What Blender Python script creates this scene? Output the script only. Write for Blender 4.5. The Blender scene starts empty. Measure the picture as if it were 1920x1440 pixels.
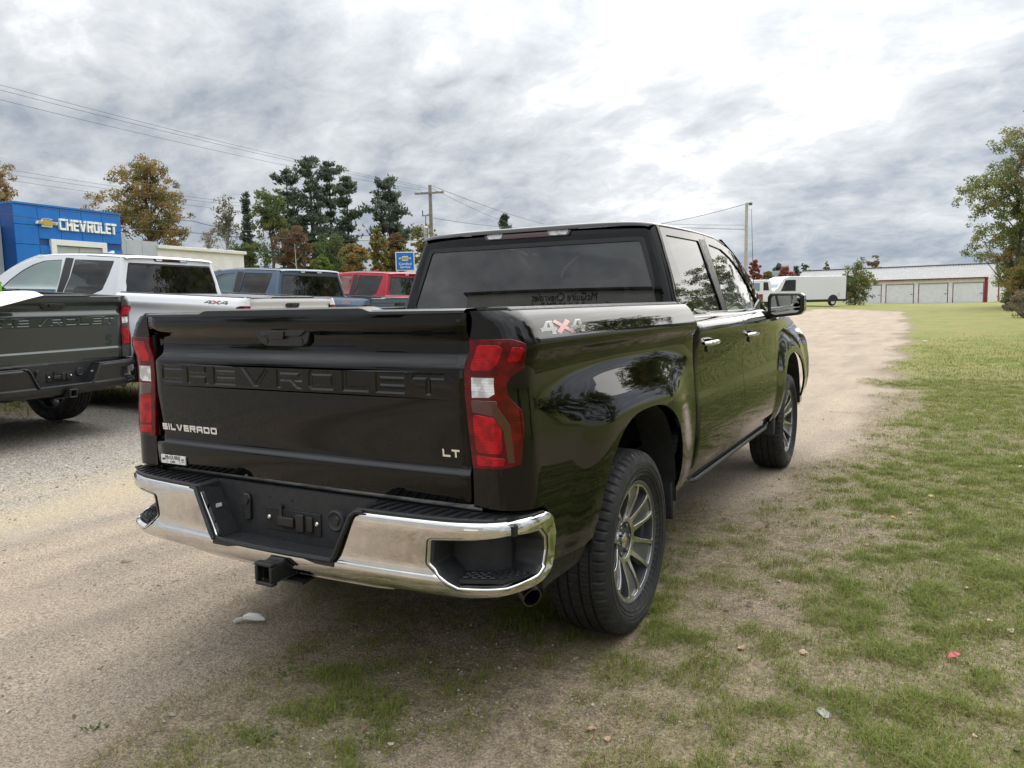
import bpy, bmesh, math, random
import numpy as np
from mathutils import Vector, Matrix
from mathutils.geometry import delaunay_2d_cdt
random.seed(7); RNG = np.random.default_rng(7)
SC = bpy.context.scene; COL = SC.collection
PI = math.pi
# ---------------------------------------------------------------- camera
CAM_POS = np.array([2.159, -3.158, 1.473]); YAW, PITCH, ROLL = np.radians([29.47, 6.064, -1.163]); FPX = 1445.1
_f = np.array([-math.sin(YAW)*math.cos(PITCH), math.cos(YAW)*math.cos(PITCH), -math.sin(PITCH)])
_r = np.array([math.cos(YAW), math.sin(YAW), 0.0]); _u = np.cross(_r, _f)
CR = _r*math.cos(ROLL)+_u*math.sin(ROLL); CU = -_r*math.sin(ROLL)+_u*math.cos(ROLL)
def at(px, py, depth):
    """a point of the place seen at (px, py) of the 1920 x 1440 photograph, depth metres away along the view axis"""
    return CAM_POS+depth*(_f+CR*(px-960)/FPX-CU*(py-720)/FPX)
cam = bpy.data.cameras.new('camera'); cam.sensor_width = 36; cam.lens = FPX/1920*36; cam.clip_start = .05; cam.clip_end = 4000
camo = bpy.data.objects.new('camera', cam); COL.objects.link(camo)
camo.matrix_world = Matrix(((CR[0], CU[0], -_f[0], CAM_POS[0]), (CR[1], CU[1], -_f[1], CAM_POS[1]), (CR[2], CU[2], -_f[2], CAM_POS[2]), (0, 0, 0, 1)))
SC.camera = camo
# ---------------------------------------------------------------- sun and sky
SUN_EL = math.radians(42); SUN_AZ = math.radians(2)      # from +Y, clockwise
SUND = Vector((math.sin(SUN_AZ)*math.cos(SUN_EL), math.cos(SUN_AZ)*math.cos(SUN_EL), math.sin(SUN_EL)))
sl = bpy.data.lights.new('sun', 'SUN'); sl.energy = .8; sl.angle = math.radians(75); sl.color = (1, .95, .87)
so = bpy.data.objects.new('sun', sl); COL.objects.link(so); so.rotation_euler = (-SUND).to_track_quat('-Z', 'Y').to_euler(); so.location = (0, 0, 30)
SC.view_settings.view_transform = 'Standard'; SC.view_settings.look = 'None'; SC.view_settings.gamma = 1; SC.view_settings.use_curve_mapping = False
SC.view_settings.exposure = 1.5
class NT:
    """small node tree builder"""
    def __init__(s, nt): s.t = nt; s.n = nt.nodes; s.l = nt.links
    def node(s, typ, props=None, **ins):
        n = s.n.new('ShaderNode'+typ)
        for k, v in (props or {}).items(): setattr(n, k, v)
        for k, v in ins.items():
            key = int(k[1:]) if k[0] == 'i' and k[1:].isdigit() else k.replace('_', ' ')
            s.set(n.inputs[key], v)
        return n
    def set(s, sock, v):
        if isinstance(v, bpy.types.NodeSocket): s.l.new(v, sock)
        elif isinstance(v, bpy.types.Node): s.l.new(v.outputs[0], sock)
        else:
            if isinstance(v, (tuple, list)) and len(v) == 3 and sock.type == 'RGBA': v = (*v, 1)
            sock.default_value = v
    def math(s, op, a, b=0.0, c=None, clamp=False):
        n = s.node('Math', dict(operation=op, use_clamp=clamp)); s.set(n.inputs[0], a); s.set(n.inputs[1], b)
        if c is not None: s.set(n.inputs[2], c)
        return n.outputs[0]
    def vmath(s, op, a, b=None, scale=None):
        n = s.node('VectorMath', dict(operation=op)); s.set(n.inputs[0], a)
        if b is not None: s.set(n.inputs[1], b)
        if scale is not None: s.set(n.inputs['Scale'], scale)
        return n.outputs['Value'] if op in ('DOT_PRODUCT', 'LENGTH', 'DISTANCE') else n.outputs[0]
    def mix(s, fac, a, b, mode='MIX'):
        n = s.node('Mix', dict(data_type='RGBA', blend_type=mode)); s.set(n.inputs[0], fac); s.set(n.inputs[6], a); s.set(n.inputs[7], b)
        return n.outputs[2]
    def ramp(s, fac, stops, interp='LINEAR'):
        n = s.node('ValToRGB'); s.set(n.inputs[0], fac); e = n.color_ramp.elements; n.color_ramp.interpolation = interp
        while len(e) < len(stops): e.new(.5)
        for q, (p, c) in zip(e, stops): q.position = p; q.color = (*(c if isinstance(c, tuple) else (c, c, c)), 1)
        return n.outputs[0]
    def rng(s, v, a, b, c=0.0, d=1.0, typ='SMOOTHSTEP'):
        n = s.node('MapRange', dict(interpolation_type=typ)); s.set(n.inputs[0], v)
        for i, q in enumerate((a, b, c, d)): s.set(n.inputs[i+1], q)
        return n.outputs[0]
    def noise(s, vec, scale, detail=4, rough=.5, dist=0.0, dim='3D'):
        n = s.node('TexNoise', dict(noise_dimensions=dim)); s.set(n.inputs['Vector'], vec); n.inputs['Scale'].default_value = scale
        n.inputs['Detail'].default_value = detail; n.inputs['Roughness'].default_value = rough; n.inputs['Distortion'].default_value = dist
        return n.outputs[0]
SKY_G = .53
def make_world():
    w = bpy.data.worlds.new('World'); SC.world = w; w.use_nodes = True; T = NT(w.node_tree); T.n.clear()
    d = T.node('TexCoord').outputs['Generated']
    xyz = T.node('SeparateXYZ', None, i0=d)
    sky = T.node('TexSky', dict(sky_type='NISHITA', sun_disc=False, sun_elevation=SUN_EL, sun_rotation=SUN_AZ, altitude=300, dust_density=2.0))
    skyc = T.vmath('SCALE', sky.outputs[0], scale=.08)
    zc = T.math('ADD', T.math('MAXIMUM', xyz.outputs[2], 0.0), .36)
    # a cloud deck seen in perspective
    P = T.node('CombineXYZ', None, i0=T.math('DIVIDE', xyz.outputs[0], zc), i1=T.math('DIVIDE', xyz.outputs[1], zc), i2=5.17).outputs[0]
    Q = T.node('Mapping', None, Vector=P, Rotation=(0, 0, .9), Scale=(1.0, 1.25, 1)).outputs[0]
    big = T.noise(Q, .75, 2, .5, .1)
    mid = T.noise(T.vmath('ADD', Q, (5.3, 1.7, 0)), 2.7, 7, .60, .25)
    fine = T.noise(T.vmath('ADD', Q, (9.1, 4.2, 0)), 8.5, 7, .62, .4)
    thick = T.math('ADD', T.math('ADD', T.math('MULTIPLY', big, .26), T.math('MULTIPLY', mid, .48)), T.math('MULTIPLY', fine, .26))
    sdot = T.vmath('DOT_PRODUCT', d, tuple(SUND))
    glow = T.rng(sdot, .60, 1.0)                   # light through the deck round the sun
    # thin cloud is bright, thick cloud grey blue; low down the deck is seen edge on and reads thicker
    low = T.rng(xyz.outputs[2], .0, .30, 1, 0)
    th = T.math('SUBTRACT', T.math('ADD', T.math('ADD', T.math('MULTIPLY', T.math('SUBTRACT', thick, .5), 1.5), .505), T.math('MULTIPLY', low, .15)), T.math('MULTIPLY', glow, .03))
    col = T.ramp(th, [(.27, (1.05, 1.05, 1.03)), (.37, (.76, .775, .79)), (.46, (.57, .59, .615)), (.56, (.455, .48, .51)), (.68, (.31, .345, .395)), (.80, (.20, .24, .305))], 'LINEAR')
    gain = T.math('ADD', SKY_G*.92, T.math('MULTIPLY', glow, SKY_G*.22))
    gain = T.math('MULTIPLY', gain, T.rng(xyz.outputs[2], .22, 1.0, 1.0, 3.1))          # an overcast sky is brighter overhead than at the horizon
    cl = T.vmath('SCALE', col, scale=gain)
    out = T.mix(T.rng(th, .16, .26), skyc, cl)
    below = T.rng(xyz.outputs[2], -.02, .0)
    out = T.mix(below, (.14, .14, .13), out)
    T.node('OutputWorld', None, Surface=T.node('Background', None, Color=out, Strength=1.0).outputs[0])
make_world()
SC.cycles.use_denoising = True; SC.cycles.max_bounces = 7; SC.cycles.transparent_max_bounces = 16; SC.cycles.glossy_bounces = 4; SC.cycles.diffuse_bounces = 3
SC.cycles.caustics_reflective = False; SC.cycles.caustics_refractive = False
# ---------------------------------------------------------------- materials
MATS = {}
def mat(name, col=(.5, .5, .5), rough=.5, metal=0.0, coat=0.0, var=0.0, vscale=8, bump=0.0, bscale=60, spec=.5, coat_rough=.03):
    """procedural principled material: colour varied by noise, optional fine relief"""
    if name in MATS: return MATS[name]
    m = bpy.data.materials.new(name); m.use_nodes = True; T = NT(m.node_tree); T.n.clear()
    tc = T.node('TexCoord').outputs['Object']; c = col
    b = T.node('BsdfPrincipled', None, Roughness=rough, Metallic=metal)
    b.inputs['Coat Weight'].default_value = coat; b.inputs['Coat Roughness'].default_value = coat_rough; b.inputs['Specular IOR Level'].default_value = spec
    if var:
        n = T.noise(tc, vscale, 6, .6)
        c = T.mix(T.rng(n, .3, .7), tuple(max(0, x*(1-var)) for x in col), tuple(min(1, x*(1+var)) for x in col))
        T.set(b.inputs['Roughness'], T.rng(T.noise(tc, vscale*2.3, 4), .3, .7, max(.02, rough*(1-.35*var*2)), min(1, rough*(1+.35*var*2))))
    T.set(b.inputs['Base Color'], c)
    if bump:
        bn = T.node('Bump', None, Strength=bump, Distance=.01, Height=T.noise(tc, bscale, 5, .6)); T.set(b.inputs['Normal'], bn.outputs[0])
    T.node('OutputMaterial', None, Surface=b.outputs[0]); MATS[name] = m; return m
def paint(name, col, metal=0.0):
    """clear coated car paint with a little dust in its gloss"""
    if name in MATS: return MATS[name]
    m = bpy.data.materials.new(name); m.use_nodes = True; T = NT(m.node_tree); T.n.clear()
    tc = T.node('TexCoord').outputs['Object']
    b = T.node('BsdfPrincipled', None, Roughness=.32, Metallic=metal); T.set(b.inputs['Base Color'], T.mix(T.rng(T.noise(tc, 900, 2), .4, .7), tuple(c*.9 for c in col), tuple(min(1, c*1.1) for c in col)))
    b.inputs['Coat Weight'].default_value = 1; b.inputs['Coat IOR'].default_value = 1.42; b.inputs['Specular IOR Level'].default_value = 0.0
    dust = T.math('MULTIPLY', T.noise(tc, 3, 6, .65), T.noise(tc, 40, 4, .6))
    T.set(b.inputs['Coat Roughness'], T.rng(dust, .2, .42, .012, .05))
    T.node('OutputMaterial', None, Surface=b.outputs[0]); MATS[name] = m; return m
def glass(name, tint, ior=1.5, refl=1.0):
    """tinted pane: mirror reflection by Fresnel, the rest passes coloured"""
    if name in MATS: return MATS[name]
    m = bpy.data.materials.new(name); m.use_nodes = True; T = NT(m.node_tree); T.n.clear()
    fr = T.node('Fresnel', None, IOR=ior); g = T.node('BsdfGlossy', None, Color=(refl, refl, refl), Roughness=.008); t = T.node('BsdfTransparent', None, Color=tint)
    dust = T.node('BsdfDiffuse', None, Color=(.5, .5, .48))
    n = T.noise(T.node('TexCoord').outputs['Object'], 6, 5, .6)
    mx = T.node('MixShader', None, i0=fr.outputs[0], i1=t.outputs[0], i2=g.outputs[0])
    mx2 = T.node('MixShader', None, i0=T.rng(n, .35, .8, .0, .03), i1=mx.outputs[0], i2=dust.outputs[0])
    T.node('OutputMaterial', None, Surface=mx2.outputs[0]); MATS[name] = m; return m
def lens(name, col, rough=.25):
    """moulded lamp lens: ribbed coloured plastic under a clear cover"""
    if name in MATS: return MATS[name]
    m = bpy.data.materials.new(name); m.use_nodes = True; T = NT(m.node_tree); T.n.clear()
    tc = T.node('TexCoord').outputs['Object']
    w = T.node('TexWave', dict(wave_type='BANDS', bands_direction='Z'), Vector=tc, Scale=34.0, Distortion=.0)
    w2 = T.node('TexWave', dict(wave_type='BANDS', bands_direction='X'), Vector=tc, Scale=40.0, Distortion=.0)
    blk = T.noise(tc, 22, 2, .5)
    v = T.mix(T.rng(blk, .40, .62), tuple(x*.55 for x in col), col)
    b = T.node('BsdfPrincipled', None, Roughness=rough); T.set(b.inputs['Base Color'], v); b.inputs['Coat Weight'].default_value = 1; b.inputs['Coat Roughness'].default_value = .01; b.inputs['Coat IOR'].default_value = 1.4; b.inputs['Specular IOR Level'].default_value = 0.0
    bn = T.node('Bump', None, Strength=.22, Distance=.004, Height=T.math('ADD', w.outputs[1], w2.outputs[1])); T.set(b.inputs['Normal'], bn.outputs[0])
    T.node('OutputMaterial', None, Surface=b.outputs[0]); MATS[name] = m; return m
def attr_mat(name, rough=.7, trans=0.0, spec=.3):
    """colour from the mesh's own colour attribute (each leaf, blade or stone its own tone)"""
    if name in MATS: return MATS[name]
    m = bpy.data.materials.new(name); m.use_nodes = True; T = NT(m.node_tree); T.n.clear()
    c = T.node('Attribute', dict(attribute_name='tone')).outputs['Color']
    b = T.node('BsdfPrincipled', None, Roughness=rough); T.set(b.inputs['Base Color'], c); b.inputs['Specular IOR Level'].default_value = spec
    o = b.outputs[0]
    if trans:
        t = T.node('BsdfTranslucent', None, Color=c); o = T.node('MixShader', None, i0=trans, i1=o, i2=t.outputs[0]).outputs[0]
    T.node('OutputMaterial', None, Surface=o); MATS[name] = m; return m
# ---------------------------------------------------------------- mesh helpers
def link(o, parent=None):
    COL.objects.link(o)
    if parent is not None: o.parent = parent
    return o
def empty(name, loc=(0, 0, 0), rot=(0, 0, 0)):
    o = bpy.data.objects.new(name, None); o.location = loc; o.rotation_euler = rot; o.empty_display_size = .1; return link(o)
def tag(o, label=None, cat=None, group=None, kind=None):
    for k, v in (('label', label), ('category', cat), ('group', group), ('kind', kind)):
        if v: o[k] = v
    return o
class MB:
    """collects shapes of ONE piece, then links it as one mesh object"""
    def __init__(s): s.v = []; s.f = []; s.n = None; s.mi = []
    def add(s, v, f):
        k = len(s.v); s.v += [tuple(map(float, p)) for p in v]; s.f += [tuple(i+k for i in q) for q in f]; return s
    def box(s, a, b, M=None):
        (x0, y0, z0), (x1, y1, z1) = a, b
        v = [(x, y, z) for z in (z0, z1) for y in (y0, y1) for x in (x0, x1)]
        if M is not None: v = [tuple(M @ Vector(p)) for p in v]
        return s.add(v, [(0, 2, 3, 1), (4, 5, 7, 6), (0, 1, 5, 4), (2, 6, 7, 3), (0, 4, 6, 2), (1, 3, 7, 5)])
    def prism(s, poly, h0, h1, axis='z', M=None):
        """polygon (a, b) extruded along an axis"""
        n = len(poly)
        def p3(a, b, h): return {'z': (a, b, h), 'y': (a, h, b), 'x': (h, a, b)}[axis]
        v = [p3(a, b, h0) for a, b in poly]+[p3(a, b, h1) for a, b in poly]
        if M is not None: v = [tuple(M @ Vector(p)) for p in v]
        ar = sum(poly[i][0]*poly[(i+1) % n][1]-poly[(i+1) % n][0]*poly[i][1] for i in range(n))
        flip = (ar < 0) ^ (h1 < h0) ^ (axis == 'y')
        fs = [tuple(range(n))[::-1], tuple(range(n, 2*n))]+[(i, (i+1) % n, (i+1) % n+n, i+n) for i in range(n)]
        return s.add(v, [q[::-1] for q in fs] if flip else fs)
    def tube(s, pts, r, n=8, cap=True):
        pts = [Vector(p) for p in pts]; rs = [float(q) for q in r] if isinstance(r, (list, tuple)) else [float(r)]*len(pts); k0 = len(s.v); up = None
        for i, p in enumerate(pts):
            t = (pts[min(i+1, len(pts)-1)]-pts[max(i-1, 0)]).normalized()
            if up is None: up = t.orthogonal().normalized()
            a = (up-t*up.dot(t)).normalized(); b = t.cross(a); up = a
            s.v += [tuple(p+rs[i]*(a*math.cos(2*PI*j/n)+b*math.sin(2*PI*j/n))) for j in range(n)]
        for i in range(len(pts)-1):
            for j in range(n):
                a = k0+i*n+j; b = k0+i*n+(j+1) % n; s.f.append((a, b, b+n, a+n))
        if cap: s.f.append(tuple(range(k0, k0+n))[::-1]); s.f.append(tuple(range(len(s.v)-n, len(s.v))))
        return s
    def lathe(s, prof, n=48, axis='x', c=(0, 0, 0), closed=False):
        """profile (offset along the axis, radius)"""
        k0 = len(s.v); m = len(prof)
        for j in range(n):
            ca, sa = math.cos(2*PI*j/n), math.sin(2*PI*j/n)
            for h, r in prof:
                p = {'x': (h, r*ca, r*sa), 'z': (r*ca, r*sa, h), 'y': (r*ca, h, r*sa)}[axis]
                s.v.append((p[0]+c[0], p[1]+c[1], p[2]+c[2]))
        for j in range(n):
            for i in range(m if closed else m-1):
                a = k0+j*m+i; b = k0+j*m+(i+1) % m; a2 = k0+((j+1) % n)*m+i; b2 = k0+((j+1) % n)*m+(i+1) % m
                s.f.append((a, b, b2, a2) if axis != 'y' else (a, a2, b2, b))
        return s
    def grid(s, P):
        """2-D array of points"""
        r, c = len(P), len(P[0]); k = len(s.v); s.v += [tuple(map(float, q)) for row in P for q in row]
        s.f += [(k+i*c+j, k+i*c+j+1, k+(i+1)*c+j+1, k+(i+1)*c+j) for i in range(r-1) for j in range(c-1)]; return s
    def mesh(s, name, smooth=None, mirror=False):
        me = bpy.data.meshes.new(name); v = s.v; f = s.f
        if mirror: v = [(-x, y, z) for x, y, z in v]; f = [q[::-1] for q in f]
        me.from_pydata(v, [], f); me.update()
        if smooth is not None:
            me.polygons.foreach_set('use_smooth', [True]*len(me.polygons)); me.set_sharp_from_angle(angle=math.radians(smooth))
        return me
    def build(s, name, m, parent=None, smooth=None, bevel=0, seg=2, mirror=False):
        me = s.mesh(name, 35 if smooth is None else smooth, mirror); o = bpy.data.objects.new(name, me); me.materials.append(m); link(o, parent)
        if bevel:
            b = o.modifiers.new('b', 'BEVEL'); b.width = bevel; b.segments = seg; b.limit_method = 'ANGLE'; b.angle_limit = math.radians(32)
        return o
def rpoly(pts, r=.02, n=4):
    """polygon with rounded corners; r a number or one per corner"""
    out = []; N = len(pts)
    for i, p in enumerate(pts):
        p = np.array(p, float); a = np.array(pts[i-1], float); b = np.array(pts[(i+1) % N], float)
        ri = r[i] if isinstance(r, (list, tuple)) else r
        da = a-p; db = b-p; la, lb = np.hypot(*da), np.hypot(*db); da /= la; db /= lb
        c = min(1, max(-1, da@db)); th = math.acos(c)
        if ri <= 0 or th > 3.0: out.append(tuple(p)); continue
        q = min(ri/math.tan(th/2), la*.45, lb*.45); A = p+da*q; B = p+db*q
        for k in range(n+1):
            t = k/n; out.append(tuple((1-t)**2*A+2*t*(1-t)*p+t*t*B))
    return out
def resample(poly, sp):
    out = []
    for i, p in enumerate(poly):
        a = np.array(p, float); b = np.array(poly[(i+1) % len(poly)], float); n = max(1, int(math.ceil(np.hypot(*(b-a))/sp-1e-6)))
        out += [tuple(a+(b-a)*k/n) for k in range(n)]
    return out
def inside(P, poly):
    x, y = P[:, 0], P[:, 1]; r = np.zeros(len(P), bool); q = np.array(poly)
    for i in range(len(q)):
        x0, y0 = q[i-1]; x1, y1 = q[i]
        if y0 == y1: continue
        c = ((y0 > y) != (y1 > y)) & (x < (x1-x0)*(y-y0)/(y1-y0)+x0); r ^= c
    return r
def area2(poly): return sum(poly[i-1][0]*poly[i][1]-poly[i][0]*poly[i-1][1] for i in range(len(poly)))
def cdt(loops, sp=None, keep=None):
    """triangulate loops (first outer); returns pts, tris"""
    V = []; E = []
    for L in loops:
        k = len(V); V += L; E += [(k+i, k+(i+1) % len(L)) for i in range(len(L))]
    if sp:
        A = np.array(V); x0, y0 = A.min(0); x1, y1 = A.max(0)
        gx, gy = np.meshgrid(np.arange(x0+sp/2, x1, sp), np.arange(y0+sp/2, y1, sp)); G = np.stack([gx.ravel(), gy.ravel()], 1)
        ok = inside(G, loops[0])
        for L in loops[1:]: ok &= ~inside(G, L)
        G = G[ok]
        if len(G):
            keepm = np.ones(len(G), bool)
            for i in range(0, len(G), 2000):
                dd = ((G[i:i+2000, None, :]-A[None])**2).sum(2).min(1); keepm[i:i+2000] = dd > (sp*.55)**2
            V = V+[tuple(p) for p in G[keepm]]
    r = delaunay_2d_cdt([Vector(p) for p in V], E, [], 0, 1e-6)
    P = np.array([(p.x, p.y) for p in r[0]]); Tt = [tuple(t) for t in r[2]]
    c = np.array([(P[t[0]]+P[t[1]]+P[t[2]])/3 for t in Tt]); ok = inside(c, loops[0]) if keep is None else keep(c)
    if keep is None:
        for L in loops[1:]: ok &= ~inside(c, L)
    Tt = [t if np.cross(P[t[1]]-P[t[0]], P[t[2]]-P[t[0]]) > 0 else t[::-1] for t, o in zip(Tt, ok) if o]
    return P, Tt
def _nrm(v): return v/max(1e-12, np.linalg.norm(v))
def panel(name, skin, outline, m, parent, holes=(), sp=.03, thick=.016, mirror=False, flip=False, off=0.0, edge=.0022):
    """sheet cut to an outline, laid on an analytic surface, with rolled edges going thick deep"""
    ol = resample(list(outline), sp); hs = [resample(list(h), sp) for h in holes]
    if area2(ol) < 0: ol = ol[::-1]
    hs = [h[::-1] if area2(h) > 0 else h for h in hs]
    P, tris = cdt([ol]+hs, sp)
    e = 1e-3
    def frame(u, v):
        p = np.array(skin(u, v)); a = (np.array(skin(u+e, v))-np.array(skin(u-e, v)))/(2*e); b = (np.array(skin(u, v+e))-np.array(skin(u, v-e)))/(2*e)
        n = _nrm(np.cross(a, b)); n = -n if flip else n
        return p, a, b, n
    V = []; N = []; F = []; used = {}
    for t in tris:
        for i in t:
            if i not in used:
                p, a, b, n = frame(*P[i]); used[i] = len(V); V.append(p+n*off); N.append(n)
        q = tuple(used[i] for i in t); F.append(q[::-1] if flip else q)
    for L in [ol]+hs:
        k = len(V); n_ = len(L)
        for i in range(n_):
            d = np.array(L[(i+1) % n_])-np.array(L[i-1]); o2 = _nrm(np.array([d[1], -d[0]]))
            p, a, b, n = frame(*L[i]); mm = _nrm(a*o2[0]+b*o2[1]); mm = _nrm(mm-n*(mm@n)); p = p+n*off
            V += [p, p+mm*edge*.7-n*edge*.3, p+mm*edge-n*edge, p+mm*edge-n*thick]; N += [n, _nrm(n+mm), mm, mm]
        for i in range(n_):
            j = (i+1) % n_
            for r_ in range(3):
                q = (k+4*i+r_, k+4*i+r_+1, k+4*j+r_+1, k+4*j+r_); F.append(q[::-1] if flip else q)
    V = np.array(V); N = np.array(N)
    if mirror: V = V*[-1, 1, 1]; N = N*[-1, 1, 1]; F = [q[::-1] for q in F]
    me = bpy.data.meshes.new(name); me.from_pydata(V.tolist(), [], F); me.update()
    me.polygons.foreach_set('use_smooth', [True]*len(me.polygons)); me.normals_split_custom_set_from_vertices(N.tolist())
    me.materials.append(m); o = bpy.data.objects.new(name, me); return link(o, parent)
def raised(name, polys, mp, h, m, parent, mirror=False, sink=False, frame=None, base=0.0, slope=0.0):
    """union of flat shapes (letters, emblems) standing h proud of a surface, or sunk h into a plate given by frame"""
    polys = [p if area2(p) > 0 else p[::-1] for p in polys]
    def isin(c):
        r = np.zeros(len(c), bool)
        for p in polys: r |= inside(c, p)
        return r
    loops = ([frame] if frame else [])+polys
    P, tris = cdt(loops, None, keep=lambda c: np.ones(len(c), bool))
    cen = np.array([(P[t[0]]+P[t[1]]+P[t[2]])/3 for t in tris]); ins = isin(cen); mb = MB(); idx = {}
    def vid(i, lev):
        if (i, lev) not in idx:
            q = P[i]+(shift.get(i, 0) if lev == hi else 0); idx[(i, lev)] = len(mb.v); mb.v.append(tuple(map(float, mp(q[0], q[1], lev))))
        return idx[(i, lev)]
    shift = {}
    lo, hi = base, base+(-h if sink else h); owner = {}
    if frame: fin = inside(cen, frame)
    if slope:
        own = {}; acc = {}
        for t, s_ in zip(tris, ins):
            for a, b in ((t[0], t[1]), (t[1], t[2]), (t[2], t[0])): own[(a, b)] = s_
        for (a, b), s_ in own.items():
            if s_ and not own.get((b, a), False):
                d = _nrm(P[b]-P[a]); n = np.array([-d[1], d[0]]); acc.setdefault(a, []).append(n); acc.setdefault(b, []).append(n)
        for i, ns in acc.items(): m_ = sum(ns); shift[i] = slope*m_/max(.35, 1+(ns[0]@ns[1] if len(ns) > 1 else 0)) if len(ns) > 1 else slope*m_
    for q, (t, s_) in enumerate(zip(tris, ins)):
        if s_: mb.f.append(tuple(vid(i, hi) for i in t))
        elif frame and fin[q]: mb.f.append(tuple(vid(i, lo) for i in t))
        for a, b in ((t[0], t[1]), (t[1], t[2]), (t[2], t[0])): owner[(a, b)] = s_
    for (a, b), s_ in owner.items():
        if s_ and not owner.get((b, a), False): mb.f.append((vid(a, lo), vid(b, lo), vid(b, hi), vid(a, hi)))
    return mb.build(name, m, parent, smooth=20, mirror=mirror)
# ---------------------------------------------------------------- block lettering (strokes on a 1-high cell)
def seg(a, b, t):
    a = np.array(a, float); b = np.array(b, float); d = _nrm(b-a); n = np.array([-d[1], d[0]])*t/2
    return [tuple(a-n), tuple(b-n), tuple(b+n), tuple(a+n)]
def glyph(ch, w, t):
    h = t/2; L = lambda x0, y0, x1, y1: [(x0, y0), (x1, y0), (x1, y1), (x0, y1)]; c = t*.55
    top = L(0, 1-t, w, 1); bot = L(0, 0, w, t); lef = L(0, 0, t, 1); rig = L(w-t, 0, w, 1); mid = L(0, .5-h, w, .5+h)
    G = {'C': [[(c, 0), (w, 0), (w, t), (t*.9, t), (t*.9, 1-t), (w, 1-t), (w, 1), (c, 1), (0, 1-c), (0, c)]],
         'H': [lef, rig, mid], 'E': [top, bot, mid, lef], 'L': [lef, bot], 'I': [lef],
         'V': [[(w/2-t*.62, 0), (w/2+t*.62, 0), (w, 1), (w-t*1.2, 1), (w/2, t*.9), (t*1.2, 1), (0, 1)]],
         'R': [lef, top, L(w-t, .5, w, 1-.0), L(0, .5-h, w, .5+h), [(w*.42, .5), (w*.42+t*1.25, .5), (w, 0), (w-t*1.25, 0)]],
         'O': [[(c, 0), (w-c, 0), (w, c), (w-t, t), (t, t), (0, c)], [(c, 1), (w-c, 1), (w, 1-c), (w-t, 1-t), (t, 1-t), (0, 1-c)], L(0, c, t, 1-c), L(w-t, c, w, 1-c), [(0, c), (t, t), (t, c+t)], [(w, c), (w-t, t), (w-t, c+t)], [(0, 1-c), (t, 1-t), (t, 1-c-t)], [(w, 1-c), (w-t, 1-t), (w-t, 1-c-t)]],
         'T': [top, L(w/2-h, 0, w/2+h, 1)],
         'S': [top, bot, mid, L(0, .5, t, 1), L(w-t, 0, w, .5)],
         'A': [[(0, 0), (t, 0), (t, .7), (w*.35, 1-t), (w*.35, 1), (c, 1), (0, 1-c)], L(w*.3, 1-t, w, 1), rig, L(t*.9, .28, w-t*.9, .28+t)],
         'D': [lef, [(0, 0), (w-c, 0), (w, c), (w-t, t), (0, t)], [(0, 1), (w-c, 1), (w, 1-c), (w-t, 1-t), (0, 1-t)], L(w-t, c, w, 1-c)],
         '4': [[(w*.62, 0), (w*.62+t*1.1, 0), (w*.62+t*1.1, 1), (w*.62, 1)], [(0, .22), (w, .22), (w, .22+t), (0, .22+t)], [(0, .22), (t*.9, .3), (w*.66, 1), (w*.5, 1), (0, .36)]],
         'X': [seg((0.02, 0), (w-.02, 1), t*1.2), seg((0.02, 1), (w-.02, 0), t*1.2)]}
    return G[ch]
def word(txt, widths, gap, t, height=1.0, slant=0.0):
    """polys of a word with height 'height', starting at x=0; returns polys, total width"""
    out = []; x = 0
    for i, ch in enumerate(txt):
        w = widths.get(ch, widths['*'])
        for p in glyph(ch, w, t): out.append([((x+a+slant*b)*height, b*height) for a, b in p])
        x += w+gap
    return out, (x-gap)*height
def font_mesh(txt, size, name, m, parent, M, extrude=.002, align='CENTER'):
    """lettering from the built-in font, made a mesh"""
    cu = bpy.data.curves.new(name, 'FONT'); cu.body = txt; cu.size = size; cu.extrude = extrude; cu.align_x = align; cu.resolution_u = 2
    o = bpy.data.objects.new(name+'_tmp', cu); COL.objects.link(o); bpy.context.view_layer.update()
    me = bpy.data.meshes.new_from_object(o.evaluated_get(bpy.context.evaluated_depsgraph_get())); bpy.data.objects.remove(o); me.name = name
    me.transform(M); me.materials.clear(); me.materials.append(m); return link(bpy.data.objects.new(name, me), parent)
BOWTIE = [(-1, -.17), (-.42, -.17), (-.50, -.5), (.42, -.5), (.50, -.17), (.92, -.17), (1, .17), (.42, .17), (.50, .5), (-.42, .5), (-.50, .17), (-.92, .17)]
# ---------------------------------------------------------------- terrain
def vnoise(x, y, seed=0):
    """smooth value noise, vectorised"""
    xi = np.floor(x).astype(np.int64); yi = np.floor(y).astype(np.int64); fx = x-xi; fy = y-yi; fx = fx*fx*(3-2*fx); fy = fy*fy*(3-2*fy)
    def h(a, b):
        n = (a*374761393+b*668265263+seed*982451653) & 0xffffffff; n = ((n ^ (n >> 13))*1274126177) & 0xffffffff; return ((n ^ (n >> 16)) & 0xffff)/65535.0
    return (h(xi, yi)*(1-fx)+h(xi+1, yi)*fx)*(1-fy)+(h(xi, yi+1)*(1-fx)+h(xi+1, yi+1)*fx)*fy
def fbm(x, y, seed=0, oct=4):
    a = .5; s = 0; t = 0
    for k in range(oct): s = s+a*vnoise(x*2**k, y*2**k, seed+k*17); t += a; a *= .5
    return s/t
def ss(a, b, x): t = np.clip((x-a)/(b-a), 0, 1); return t*t*(3-2*t)
XE = lambda y: np.interp(y, [-50, 1, 3, 4.5, 8.7, 21, 40, 59, 66, 72, 400], [1.1, 1.15, 1.4, 1.35, 1.1, 1.0, .3, -.8, -4, -40, -90])
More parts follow.
